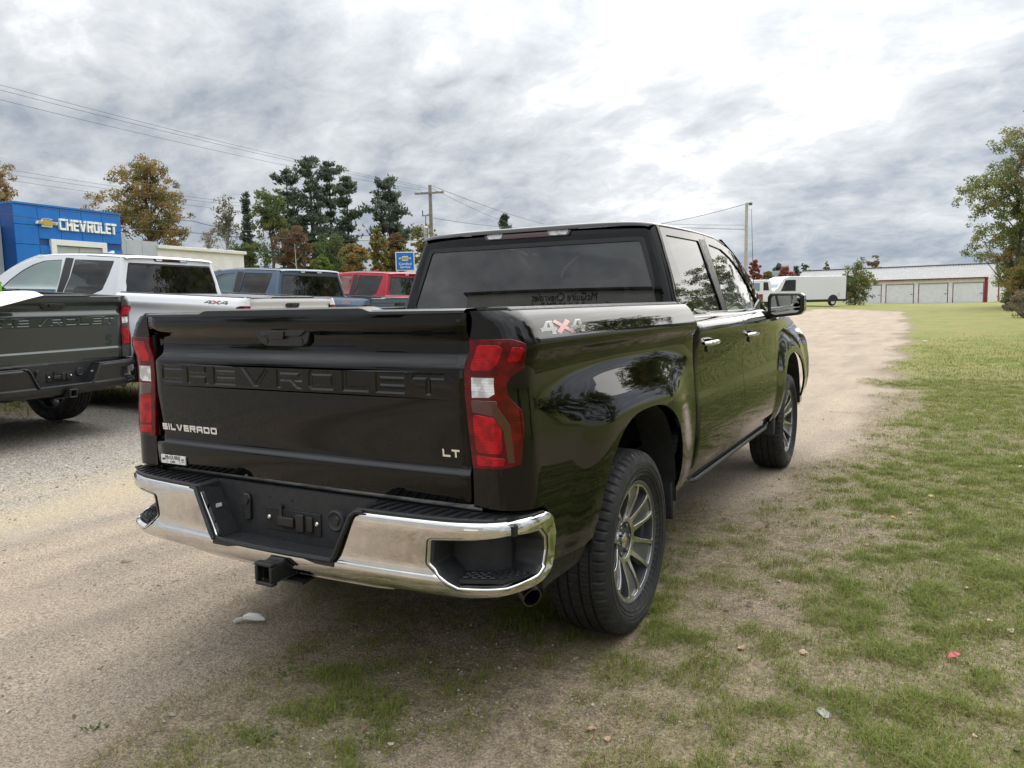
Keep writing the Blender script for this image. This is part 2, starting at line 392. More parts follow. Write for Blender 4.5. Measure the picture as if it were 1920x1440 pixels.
def cover(x, y):
    """how grassy the ground is, 0 bare sand to 1 turf"""
    n = fbm(x*1.1+3, y*1.1, 3, 4)-.5; n2 = fbm(x*.35, y*.35, 9, 3)-.5
    right = ss(-.35, .9, x-XE(y)+1.3*n+.7*n2)
    rear = .66*ss(-1.1, 1.1, x+.45*n*4)*ss(2.8, 1.0, y)*ss(2.6, 1.7, x)*np.clip(.85+3.2*n, 0, 1.3)    # sparse turf behind and under the truck
    lane = .45*ss(.7, 1.3, x)*np.clip(.25+4.5*n, 0, 1)*ss(30, 8, y)
    brown = .30*np.exp(-((x+.55)/.45)**2-((y+.55)/.30)**2)*np.clip(.6+3*n, 0, 1.3)
    row = ss(-7.0, -7.9, x+1.2*n)*ss(-1.5, .5, y+x*.1+7*.0)
    return np.clip(np.maximum.reduce([right, rear, lane, brown, row]), 0, 1)
def height(x, y):
    z = .19*ss(-3.0, -6.6, x)+.055*np.clip(-6.6-x, 0, 6)
    z = z+.10*ss(10, 40, y)*ss(-8, -2, x)+.24*ss(35, 85, y)
    z = z+.25*ss(6, 30, x)
    return z
def relief(x, y):
    near = ss(60, 12, np.hypot(x-2, y+3))
    wheel = ss(.25, .6, np.minimum(np.minimum(np.hypot(np.abs(x)-.87, y), np.hypot(np.abs(x)-.87, y-3.745)), 9))
    # ruts run along the track
    xs = x-.18*y; rut = -.012*np.exp(-((xs+2.0)/.22)**2)+.008*np.exp(-((xs+2.35)/.15)**2)+.007*np.exp(-((xs+1.65)/.15)**2)-.010*np.exp(-((xs+3.6)/.25)**2)
    return (rut*ss(-8, -3, y)*1.0+.035*(fbm(x*.8, y*.8, 21, 4)-.5)+.012*(fbm(x*6, y*6, 33, 3)-.5))*near*wheel
def ground_z(x, y): return height(x, y)+relief(x, y)
def gz(x, y): return float(ground_z(np.array([float(x)]), np.array([float(y)]))[0])
def axis(segs):
    out = []
    for a, b, st in segs: out += list(np.arange(a, b-1e-6, st))
    return np.array(out+[segs[-1][1]])
def make_ground():
    xs = axis([(-900, -200, 70), (-200, -60, 14), (-60, -16, 3), (-16, -5, .25), (-5, 4.2, .05), (4.2, 8, .2), (8, 30, 1.5), (30, 150, 10), (150, 900, 75)])
    ys = axis([(-900, -150, 75), (-150, -20, 10), (-20, -4, 1), (-4, 5, .05), (5, 12, .12), (12, 30, .5), (30, 120, 2.5), (120, 300, 15), (300, 1500, 100)])
    X, Y = np.meshgrid(xs, ys); Z = ground_z(X.ravel(), Y.ravel()); V = np.stack([X.ravel(), Y.ravel(), Z], 1)
    nx, ny = len(xs), len(ys); i = np.arange(nx*ny).reshape(ny, nx); F = np.stack([i[:-1, :-1], i[:-1, 1:], i[1:, 1:], i[1:, :-1]], -1).reshape(-1, 4)
    me = bpy.data.meshes.new('ground'); me.vertices.add(len(V)); me.vertices.foreach_set('co', V.ravel()); me.loops.add(F.size); me.loops.foreach_set('vertex_index', F.ravel())
    me.polygons.add(len(F)); me.polygons.foreach_set('loop_start', np.arange(len(F))*4); me.polygons.foreach_set('use_smooth', np.ones(len(F), bool)); me.update()
    ca = me.attributes.new('cover', 'FLOAT', 'POINT'); ca.data.foreach_set('value', cover(V[:, 0], V[:, 1]).astype(np.float32))
    gr = ss(-2.7, -4.6, V[:, 0]-.5+1.3*(fbm(V[:, 0]*.7, V[:, 1]*.7, 55)-.5)+.1*V[:, 1]*0)   # grey crushed gravel further left
    gr = gr*ss(30, 16, V[:, 1])
    ga = me.attributes.new('gravel', 'FLOAT', 'POINT'); ga.data.foreach_set('value', gr.astype(np.float32))
    xs_ = V[:, 0]-.18*V[:, 1]; brk = fbm(V[:, 0]*2.5, V[:, 1]*.6, 61, 3)
    dp = (np.exp(-((xs_+1.98)/.20)**4)*ss(.32, .55, brk)+.55*np.exp(-((xs_+1.22)/.12)**2)*ss(.4, .6, brk)+.5*np.exp(-((xs_+3.05)/.14)**2)*ss(.4, .6, brk))*ss(3.5, .5, V[:, 1])
    da = me.attributes.new('damp', 'FLOAT', 'POINT'); da.data.foreach_set('value', dp.astype(np.float32))
    yl = np.exp(-((V[:, 0]+3.75)/.55)**2)*ss(.35, .6, fbm(V[:, 0]*1.5, V[:, 1]*.5, 71, 3))*ss(14, 4, V[:, 1])
    ya = me.attributes.new('pale_sand', 'FLOAT', 'POINT'); ya.data.foreach_set('value', yl.astype(np.float32))
    m = bpy.data.materials.new('earth'); m.use_nodes = True; T = NT(m.node_tree); T.n.clear(); me.materials.append(m)
    P = T.node('TexCoord').outputs['Object']; cov = T.node('Attribute', dict(attribute_name='cover')).outputs['Fac']; grv = T.node('Attribute', dict(attribute_name='gravel')).outputs['Fac']
    st = T.node('Mapping', None, Vector=P, Rotation=(0, 0, .18), Scale=(1.0, .16, 1)).outputs[0]          # streaks along the track
    streak = T.noise(st, 2.2, 6, .6, .3); broad = T.noise(P, .7, 5, .6, .4); grain = T.noise(P, 160, 4, .7); mid = T.noise(P, 14, 6, .65, .2); clod = T.noise(P, 45, 5, .65)
    sand = T.ramp(T.math('ADD', T.math('MULTIPLY', streak, .55), T.math('MULTIPLY', broad, .45)), [(.30, (.285, .235, .185)), (.44, (.36, .298, .23)), (.55, (.42, .345, .262)), (.70, (.475, .39, .285))])
    peb = T.node('TexVoronoi', dict(feature='F1'), Vector=P, Scale=95.0); pc = T.node('SeparateColor', None, i0=peb.outputs['Color']).outputs[0]
    peb2 = T.node('TexVoronoi', dict(feature='F1'), Vector=P, Scale=38.0); pc2 = T.node('SeparateColor', None, i0=peb2.outputs['Color']).outputs[0]
    gravel = T.ramp(pc, [(0, (.14, .125, .105)), (.4, (.30, .272, .235)), (.8, (.43, .40, .355)), (1, (.60, .57, .53))])
    sand = T.mix(T.math('MULTIPLY', T.rng(clod, .50, .66), .5), sand, (.17, .145, .12))
    speck = T.noise(P, 95, 5, .75); speck2 = T.noise(T.vmath('ADD', P, (3, 7, 1)), 230, 3, .7)
    grains = T.math('ADD', T.math('MULTIPLY', T.rng(speck, .36, .64), .60), T.math('MULTIPLY', T.rng(speck2, .35, .65), .40))
    sand = T.mix(.85, sand, T.ramp(grains, [(.12, (.42, .40, .38)), (.5, (1, 1, 1)), (.88, (1.55, 1.52, 1.48))]), 'MULTIPLY')
    base = T.mix(T.rng(T.math('ADD', grv, T.math('MULTIPLY', T.math('SUBTRACT', mid, .5), 1.2)), .25, .75, 0, .85), sand, gravel)
    base = T.mix(T.math('MULTIPLY', T.node('Attribute', dict(attribute_name='pale_sand')).outputs['Fac'], .75), base, T.mix(1.0, (.50, .41, .27), T.ramp(grains, [(.12, (.6, .58, .56)), (.5, (1, 1, 1)), (.88, (1.3, 1.3, 1.3))]), 'MULTIPLY'))
    base = T.mix(T.math('MULTIPLY', T.node('Attribute', dict(attribute_name='damp')).outputs['Fac'], .62), base, T.mix(1.0, (.17, .155, .14), T.ramp(grains, [(.12, (.5, .5, .5)), (.5, (1, 1, 1)), (.88, (1.7, 1.7, 1.7))]), 'MULTIPLY'))
    soil = T.ramp(T.math('ADD', T.math('MULTIPLY', mid, .6), T.math('MULTIPLY', clod, .4)), [(.30, (.10, .078, .056)), (.45, (.21, .165, .118)), (.58, (.32, .258, .185)), (.70, (.42, .34, .25))])
    turf = T.ramp(T.math('ADD', T.math('ADD', T.math('MULTIPLY', T.noise(P, .55, 7, .7, .4), .50), T.math('MULTIPLY', T.noise(P, 5, 6, .75), .32)), T.math('MULTIPLY', T.noise(P, 40, 4, .7), .18)), [(.38, (.29, .215, .105)), (.46, (.25, .225, .085)), (.53, (.195, .215, .058)), (.61, (.13, .17, .04))])
    soil = T.mix(.8, soil, T.ramp(grains, [(.15, (.40, .38, .36)), (.5, (1, 1, 1)), (.85, (1.6, 1.55, 1.5))]), 'MULTIPLY')
    c1 = T.mix(T.rng(cov, .06, .40), base, soil)
    far = T.rng(T.vmath('LENGTH', T.node('NewGeometry').outputs['Position']), 7, 16)
    tf = T.math('MULTIPLY', T.rng(T.math('ADD', cov, T.math('MULTIPLY', T.math('SUBTRACT', mid, .5), .9)), .30, .75), T.math('ADD', .18, T.math('MULTIPLY', far, .82)))
    c2 = T.mix(tf, c1, turf)
    hgt = T.math('ADD', T.math('ADD', T.math('MULTIPLY', mid, .6), T.math('MULTIPLY', clod, .45)), T.math('ADD', T.math('MULTIPLY', grain, .30), T.math('MULTIPLY', T.math('SUBTRACT', 1, peb.outputs['Distance']), .22)))
    bn = T.node('Bump', None, Strength=.9, Distance=.03, Height=hgt)
    b = T.node('BsdfPrincipled', None, Roughness=.92); b.inputs['Specular IOR Level'].default_value = .2; T.set(b.inputs['Base Color'], c2); T.set(b.inputs['Normal'], bn.outputs[0])
    T.node('OutputMaterial', None, Surface=b.outputs[0])
    tag(link(bpy.data.objects.new('ground', me)), kind='structure')
make_ground()
def raw_mesh(name, V, F, tone, m, parent=None, smooth=False):
    """big mesh from arrays, with a colour per vertex in 'tone'"""
    k = F.shape[1]; me = bpy.data.meshes.new(name); me.vertices.add(len(V)); me.vertices.foreach_set('co', np.ascontiguousarray(V, np.float32).ravel()); me.loops.add(F.size); me.loops.foreach_set('vertex_index', np.ascontiguousarray(F, np.int32).ravel())
    me.polygons.add(len(F)); me.polygons.foreach_set('loop_start', np.arange(len(F), dtype=np.int32)*k); me.polygons.foreach_set('use_smooth', np.full(len(F), smooth)); me.update(); 
    at_ = me.attributes.new('tone', 'FLOAT_COLOR', 'POINT'); at_.data.foreach_set('color', np.concatenate([tone, np.ones((len(V), 1))], 1).astype(np.float32).ravel())
    me.materials.append(m); me.validate(); return link(bpy.data.objects.new(name, me), parent)
def frustum(x, y, margin=.6):
    """where the camera looks, widened for a step to the side"""
    d = np.stack([x, y, np.zeros_like(x)], -1)-CAM_POS; z = d@_f; return (np.abs(d@CR) < z*.78+margin+.7) & (z > 1.1)
def make_grass():
    m = attr_mat('grass_blade', .6, .4); Vs = []; Fs = []; Ts = []; k = 0
    GREEN = np.array([(.175, .225, .036), (.22, .265, .05), (.135, .19, .035), (.28, .285, .075), (.21, .225, .055)]); STRAW = np.array([(.44, .35, .20), (.34, .25, .13), (.50, .42, .26), (.26, .16, .09), (.38, .30, .15)])
    def field(x0, x1, y0, y1, dens, hmin, hmax, wid, strawk):
        nonlocal k
        n = int((x1-x0)*(y1-y0)*dens); x = RNG.uniform(x0, x1, n); y = RNG.uniform(y0, y1, n); ok = frustum(x, y); x, y = x[ok], y[ok]
        c = cover(x, y); cl = fbm(x*9, y*9, 77, 2); pr = np.clip(c*(.75*ss(.28, .66, cl)+.14+.42*ss(1.2, 2.4, x)), 0, 1); ok = RNG.random(len(x)) < pr*ss(34, 9, np.hypot(x-2.2, y+3.2))
        ok &= ~((np.abs(np.abs(x)-.87) < .15) & ((np.abs(y) < .16) | (np.abs(y-3.745) < .16))); x, y, c = x[ok], y[ok], c[ok]; n = len(x)
        if not n: return
        patch = fbm(x*.8+9, y*.8, 41, 3); dry = RNG.random(n) < np.clip(strawk+.9*(.5-c)+2.2*(patch-.5)+.25*ss(1.0, -.4, x)*ss(-4, -2, x), .06, .95)
        col = np.where(dry[:, None], STRAW[RNG.integers(0, 5, n)], GREEN[RNG.integers(0, 5, n)])*RNG.uniform(.7, 1.25, (n, 1))
        a = RNG.uniform(0, 2*PI, n); h = RNG.uniform(hmin, hmax, n)*(.45+.5*fbm(x*2.2, y*2.2, 5, 2)+.7*ss(.45, .75, fbm(x*9, y*9, 77, 2)))*np.where(dry, .7, 1)*(.55+.5*c); lean = np.where(dry, RNG.uniform(1.2, 6.0, n), RNG.uniform(.3, 2.2, n)); w = wid*RNG.uniform(.6, 1.3, n)
        d = np.stack([np.cos(a), np.sin(a), np.zeros(n)], 1); p = np.stack([-np.sin(a), np.cos(a), np.zeros(n)], 1); up = np.array([0, 0, 1.0])
        b = np.stack([x, y, ground_z(x, y)-.003], 1); q = np.sqrt(1+lean**2); m1 = b+(up*(.62*h)[:, None]+d*(.30*h*lean)[:, None])/np.where(q > 1.4, q/1.4, 1)[:, None]; t = b+(up*(h*np.where(dry, .55, .9))[:, None]+d*(h*lean)[:, None])/np.where(q > 1.4, q/1.4, 1)[:, None]
        V = np.stack([b-p*w[:, None]/2, b+p*w[:, None]/2, m1+p*w[:, None]*.4, m1-p*w[:, None]*.4, t], 1).reshape(-1, 3)
        i = k+np.arange(n)*5; F = np.concatenate([np.stack([i, i+1, i+2], 1), np.stack([i, i+2, i+3], 1), np.stack([i+3, i+2, i+4], 1)]); k += n*5
        Vs.append(V); Fs.append(F); Ts.append(np.repeat(col, 5, 0))
    field(-2.0, 6.0, -2.8, 1.8, 30000, .012, .044, .0026, .44); field(-1.0, 7.0, 1.8, 5.0, 17000, .014, .048, .0032, .40)
    field(.2, 11, 5.0, 12, 6500, .018, .05, .0045, .36)
    field(-1.5, 22, 12, 30, 1300, .022, .05, .008, .34)
    field(-14, -6.8, -1, 12, 700, .04, .11, .010, .1)
    tag(raw_mesh('grass', np.concatenate(Vs), np.concatenate(Fs), np.concatenate(Ts), m), 'short sparse autumn grass and straw growing over sandy soil', 'grass', kind='stuff')
    # broad leaved weeds: low rosettes
    Vs = []; Fs = []; Ts = []; k = 0; n = 0
    xs = RNG.uniform(-.8, 5, 2600); ys = RNG.uniform(-2.4, 12, 2600); c = cover(xs, ys); ok = frustum(xs, ys) & (RNG.random(2600) < .12+.2*c) & (c > .07) & (fbm(xs*1.3, ys*1.3, 91, 2) > .5); xs, ys = xs[ok], ys[ok]
    for x, y in zip(xs, ys):
        nl = RNG.integers(9, 26); s = RNG.uniform(.009, .022); z = gz(x, y); col = np.array([(.075, .13, .035), (.09, .15, .045), (.12, .16, .045)][RNG.integers(0, 3)])*RNG.uniform(.8, 1.2)
        for _ in range(nl):
            a = RNG.uniform(0, 2*PI); rr = RNG.uniform(.1, 3.2)*s; ca, sa = math.cos(a), math.sin(a); b = np.array([x+ca*rr, y+sa*rr, z]); e = RNG.uniform(.15, .8)*s
            tip = b+np.array([ca*s, sa*s, e]); sd = np.array([-sa, ca, 0])*s*.32; md = (b+tip)/2+np.array([0, 0, e*.25])
            Vs += [b, md-sd, tip, md+sd]; Fs += [(k, k+1, k+2), (k, k+2, k+3)]; Ts += [col*RNG.uniform(.85, 1.15)]*4; k += 4
    tag(raw_mesh('weeds', np.array(Vs), np.array(Fs), np.array(Ts), m), 'low green weed rosettes dotted through the thin grass', 'weeds', kind='stuff')
    # loose stones and crumbs of earth
    n = 42000; x = np.concatenate([RNG.uniform(-7.5, 3.5, n), RNG.uniform(-3, 3, n)]); y = np.concatenate([RNG.uniform(-2.6, 7, n), RNG.uniform(-2.6, 2, n)]); ok = frustum(x, y); x, y = x[ok], y[ok]; c = cover(x, y); ok = RNG.random(len(x)) < (1-.75*c)*ss(.35, .6, fbm(x*1.7, y*1.7, 13, 3))*np.where(x < -2.5, 1, .8); x, y = x[ok], y[ok]; n = len(x)
    r = np.exp(RNG.normal(math.log(.0034), .42, n)); r = np.clip(r, .002, .018)*np.where(x < -2.8, 1.7, 1); ic = np.array([(1, 0, 0), (-1, 0, 0), (0, 1, 0), (0, -1, 0), (0, 0, 1), (0, 0, -1)], float)
    jit = ic[None]*RNG.uniform(.6, 1.25, (n, 6, 1))+RNG.normal(0, .12, (n, 6, 3)); V = jit*r[:, None, None]*np.array([1, 1, .7]); V += np.stack([x, y, ground_z(x, y)+r*.25], 1)[:, None]
    tri = np.array([(0, 2, 4), (2, 1, 4), (1, 3, 4), (3, 0, 4), (2, 0, 5), (1, 2, 5), (3, 1, 5), (0, 3, 5)]); F = (np.arange(n)[:, None, None]*6+tri[None]).reshape(-1, 3)
    cc = np.array([(.34, .28, .21), (.40, .35, .28), (.27, .22, .17), (.46, .42, .36), (.35, .30, .24)])[RNG.integers(0, 5, n)]*RNG.uniform(.7, 1.2, (n, 1))
    tag(raw_mesh('gravel', V.reshape(-1, 3), F, np.repeat(cc, 6, 0), attr_mat('pebble', .9)), 'loose small stones scattered over the dirt track', 'gravel', kind='stuff')
make_grass()
# ---------------------------------------------------------------- dealership
BLUE = mat('blue_cladding', (.0, .135, .50), .38, var=.08, vscale=1.5); GREYC = mat('grey_cladding', (.40, .43, .48), .42, var=.07, vscale=1.2); CREAM = mat('cream_render', (.68, .65, .665), .8, var=.08, vscale=1.5, bump=.2, bscale=20)
WHITEF = mat('white_frame', (.72, .72, .72), .5, var=.06); DARKG = mat('dark_gap', (.03, .04, .06), .7); ROOFM = mat('flat_roof', (.25, .25, .25), .9, var=.2)
WINB = glass('shop_glass', (.2, .23, .25)); SIGNW = mat('white_sign_letter', (.85, .86, .86), .35, var=.03); CONC = mat('grey_timber', (.20, .18, .155), .85, var=.3, vscale=6); WIRE = mat('black_cable', (.03, .03, .032), .6); GALV = mat('galvanised', (.42, .43, .43), .45, .7, var=.2, vscale=9)
WHITEP = mat('white_vehicle_paint', (.77, .765, .82), .3, coat=.6, var=.04); RED_T = mat('red_trim', (.22, .015, .03), .5, var=.15); ROOFW = mat('ribbed_metal_roof', (.21, .21, .205), .5, .1, var=.10, vscale=2); DOORW = mat('white_roller_door', (.74, .73, .78), .5, var=.06, vscale=2); WALLW = mat('white_metal_siding', (.76, .75, .79), .5, var=.08, vscale=2)
A_ = at(25, 400, 36.0); B_ = at(228, 420, 41.6); DANG = math.atan2(B_[1]-A_[1], B_[0]-A_[0]); DZ = gz(A_[0], A_[1])
def dealership():
    r = empty('dealership_building', (A_[0], A_[1], DZ), (0, 0, DANG)); H = 6.6-DZ
    tag(r, 'low dealership with blue entrance tower, grey cladding and cream wing', 'building')
    P = lambda n, m, a, b, bev=0: MB().box(a, b).build(n, m, r, bevel=bev)
    # tower core and its blue panels
    P('tower_core', mat('blue_joint', (.0, .05, .22), .5), (.012, .055, 0), (6.0, 1.0, H-.05)); P('tower_roof', BLUE, (-.02, -.03, H-.05), (6.02, 3.5, H+.04)); P('tower_wall', BLUE, (-.02, 1.0, 0), (6.02, 3.5, H-.05))
    fx0, fx1, fz = 1.75, 4.95, 5.0-DZ
    rows = [H-.06-k*.93 for k in range(7)]; cw = 6.0/5
    for k in range(6):
        for c in range(5):
            x0, x1, z1, z0 = c*cw+.012, (c+1)*cw-.012, rows[k]-.012, rows[k+1]+.012
            if z0 < fz+.1:
                if x0 > fx0-.3 and x1 < fx1+.3 and z1 < fz+.3: continue
                if z1 > fz and x1 > fx0 and x0 < fx1: z0 = max(z0, fz)
                elif x0 < fx0 < x1: x1 = fx0
                elif x0 < fx1 < x1: x0 = fx1
                elif x0 >= fx0 and x1 <= fx1: continue
            if x1-x0 > .05 and z1-z0 > .05: P('cladding_panel', BLUE, (x0, 0, z0), (x1, .05, z1))
    for a, b in (((fx0, -.10, 0), (fx0+.28, .3, fz)), ((fx1-.28, -.10, 0), (fx1, .3, fz)), ((fx0+.28, -.10, fz-.28), (fx1-.28, .3, fz))): P('portal_frame', WHITEF, a, b, .01)
    for k in range(5):
        for c in range(2): P('portal_panel', GREYC, (fx0+.29+c*1.33, .02, fz-.29-(k+1)*.9), (fx0+.29+c*1.33+1.30, .05, fz-.31-k*.9))
    # sign: bowtie and block letters
    bw = [(1.62+a*.56, 5.76-DZ+b*.40) for a, b in BOWTIE]; bi = [(1.62+a*.49, 5.76-DZ+b*.30) for a, b in BOWTIE]
    MB().prism(bw, -.10, .0, 'y').build('bowtie_sign', SIGNW, r); MB().prism(bi, -.13, -.09, 'y').build('bowtie_face', GOLD_S, r)
    ws, tw = word('CHEVROLET', {'*': .72, 'V': .86, 'L': .62, 'E': .62, 'T': .70, 'I': .2}, .12, .19, .56); kx = 3.35/tw
    x = 0
    for ch in 'CHEVROLET':
        w = {'V': .86, 'L': .62, 'E': .62, 'T': .70}.get(ch, .72); raised('sign_letter', [[(2.28+(x+a)*.56*kx, 5.48-DZ+b*.56) for a, b in p] for p in glyph(ch, w, .19)], lambda a, b, l: (a, -l, b), .10, SIGNW, r); x += w+.12
    # wings
    P('left_wing', GREYC, (-9, .9, 0), (-.03, 14, 5.55-DZ)); 
    ws = glyph('E', .7, .22); raised('sign_letter', [[(-.95+a*.52, 4.55-DZ+b*.52) for a, b in p] for p in ws], lambda a, b, l: (a, .9-l, b), .08, BLUE, r)
    P('wing_core', GREYC, (6.03, 1.02, 0), (9.32, 13, 5.30-DZ))
    for c in range(3):
        top = (5.74 if c == 0 else 5.40)-DZ; x0 = 6.03+c*1.1
        for k in range(4): P('cladding_panel', GREYC, (x0+.01, .95, max(0, top-(k+1)*1.4+.012)), (x0+1.09, 1.02, top-k*1.4-.012))
    P('parapet', GREYC, (6.03, 1.03, 5.31-DZ), (7.13, 6, 5.72-DZ)); P('cream_wing', CREAM, (9.34, 1.0, 0), (16.7, 14, 5.02-DZ)); P('cornice', CREAM, (9.30, .85, 5.02-DZ), (16.85, 14.15, 5.22-DZ), .02); P('roof_vent', GALV, (9.2, 4.5, 5.2-DZ), (9.6, 4.9, 5.75-DZ))
GOLD_S = mat('gold_sign', (.50, .36, .10), .35, .4, var=.1)
dealership()
# ---------------------------------------------------------------- service sign
def service_sign():
    c = at(759.5, 490, 46); zg = gz(c[0], c[1]); a = math.atan2(CAM_POS[1]-c[1], CAM_POS[0]-c[0])+PI/2
    r = empty('service_sign', (c[0], c[1], zg), (0, 0, a)); h = c[2]-zg; tag(r, 'square blue service sign with gold bowtie on a post', 'sign'); SB = mat('sign_blue', (.005, .14, .55), .35, var=.03)
    MB().box((-.56, -.06, h-.55), (.56, .06, h+.55)).build('sign_frame', WHITEF, r, bevel=.02); MB().box((-.51, -.066, h-.51), (.51, -.055, h+.51)).build('sign_face', SB, r)
    MB().prism([(a_*.36, h+.17+b*.27) for a_, b in BOWTIE], -.075, -.06, 'y').build('bowtie_border', SIGNW, r); MB().prism([(a_*.32, h+.17+b*.20) for a_, b in BOWTIE], -.082, -.07, 'y').build('bowtie_face', GOLD_S, r)
    M = lambda z: Matrix.Translation((0, -.068, z)) @ Matrix.Rotation(PI/2, 4, 'X')
    font_mesh('Certified', .21, 'sign_word', SIGNW, r, M(h-.22), .004); font_mesh('Service', .21, 'sign_word', SIGNW, r, M(h-.40), .004); MB().tube([(0, .02, 0), (0, .02, h-.5)], .07, 10).build('post', GALV, r)
service_sign()
# ---------------------------------------------------------------- poles and lines
def pole(name, px, py, depth, label, r0=.14, m=None, lean=0):
    t = at(px, py, depth); zg = gz(t[0], t[1]); r = empty(name, (t[0], t[1], zg)); h = t[2]-zg; tag(r, label, 'pole')
    MB().tube([(0, 0, -.2), (0, 0, h*.5), (0, 0, h)], [r0*1.25, r0*1.05, r0*.85], 12).build('pole_shaft', m or CONC, r); return r, t, h
up, ut, uh = pole('utility_pole', 806, 347, 60, 'wooden utility pole with crossarm and transformer beyond the red pickup', .15)
cdir = np.array([.95, .25, 0]); cdir = _nrm(cdir)
MB().box((-1.2, -.06, -.07), (1.2, .06, .07), Matrix.Translation((0, -.12, uh-.62)) @ Matrix.Rotation(.25, 4, 'Z')).build('crossarm', CONC, up)
for s in (-1.1, -.6, .6, 1.1): MB().lathe([(0, .03), (.05, .06), (.10, .03), (.16, .05), (.2, .01)], 10, 'z', c=(s*.97, s*.25-.12, uh-.55)).build('insulator', GALV, up)
MB().lathe([(-.5, .0001), (-.5, .2), (.35, .22), (.45, .12), (.45, .0001)], 16, 'z', c=(-.45, -.1, uh-3.6)).build('transformer', GALV, up); MB().tube([(-.45, -.1, uh-3.1), (-.42, -.1, uh-2.4), (-.15, -.08, uh-2.2)], .03, 6).build('bushing', WIRE, up); MB().box((-.75, -.12, uh-2.35), (-.1, -.08, uh-2.28)).build('cutout_arm', CONC, up); MB().tube([(-.7, -.1, uh-2.3), (-.7, -.1, uh-1.9)], .04, 6).build('fuse_cutout', WIRE, up)
lp, lt, lh = pole('light_pole', 1400, 381, 52, 'pale light pole with small lamp standing beyond the mirror', .11, mat('pale_pole', (.42, .40, .36), .7, var=.15))
MB().box((-.02, -.1, lh-.12), (.12, .1, lh+.02)).build('lamp_bracket', GALV, lp); MB().lathe([(-.10, .0001), (-.10, .10), (.04, .13), (.10, .06), (.10, .0001)], 14, 'z', c=(.26, 0, lh-.05)).build('lamp_head', mat('lamp_grey', (.12, .12, .12), .5), lp)
wt = at(1409, 392, 40); wb = at(1415, 575, 40); zg = gz(wb[0], wb[1])
tag(MB().tube([(wb[0], wb[1], zg), tuple((wt+wb)/2+np.array([-.02, 0, .0])), tuple(wt)], [.02, .016, .010], 6).build('whip_antenna', WIRE), 'thin dark whip antenna leaning beside the light pole', 'antenna')
def wire(label, pts, r=.016, sag=.0):
    """overhead line through points, hanging a little between them"""
    out = []
    for a, b in zip(pts[:-1], pts[1:]):
        for k in range(12): t = k/12; p = np.array(a)*(1-t)+np.array(b)*t; p[2] -= sag*4*t*(1-t); out.append(tuple(p))
    out.append(tuple(pts[-1])); tag(MB().tube(out, r, 5).build('power_line', WIRE), label, 'wire', 'overhead lines')
wire('upper power line running down to the utility pole from upper left', [at(-60, 143, 31), at(797, 350, 60)], .008, .25)
wire('second power line just under the upper one, left of the pole', [at(-60, 153, 31.5), at(802, 354, 60)], .008, .25)
wire('third power line left of the utility pole, sagging lowest of the three', [at(-60, 172, 32), at(790, 356, 60)], .008, .3)
wire('highest of the lines crossing behind the big autumn tree', [at(-60, 305, 70), at(470, 383, 82)], .013, .2); wire('middle of the lines crossing behind the big autumn tree', [at(-60, 314, 70), at(470, 388, 82)], .013, .2); wire('lowest of the lines crossing behind the big autumn tree', [at(-60, 325, 70), at(470, 398, 82)], .013, .2)
wire('dark cable strung low over the dealership and past the pines', [at(-60, 368, 31), at(360, 414, 44), at(500, 432, 52), at(804, 440, 60)], .018, .2)
wire('dark cable strung lowest in front of the pines', [at(-60, 393, 30), at(370, 437, 44), at(550, 447, 52), at(804, 450, 60)], .016, .1)
wire('power line leaving the utility pole to the right', [at(812, 349, 60), at(1020, 420, 95)], .018, .2); wire('lower thin line leaving the utility pole to the right', [at(808, 352, 60), at(960, 420, 95)], .016, .2); wire('service line falling right from the middle of the utility pole', [at(808, 408, 60), at(1000, 428, 90)], .018, .2)
wire('line rising from the black truck roof to the light pole', [at(1160, 428, 75), at(1396, 383, 52)], .018, .3); wire('level line meeting the light pole below its lamp', [at(1160, 418, 75), at(1396, 430, 52)], .018, .1); wire('thinner level line just above it at the light pole', [at(1160, 415, 75), at(1396, 422, 52)], .012, .1)
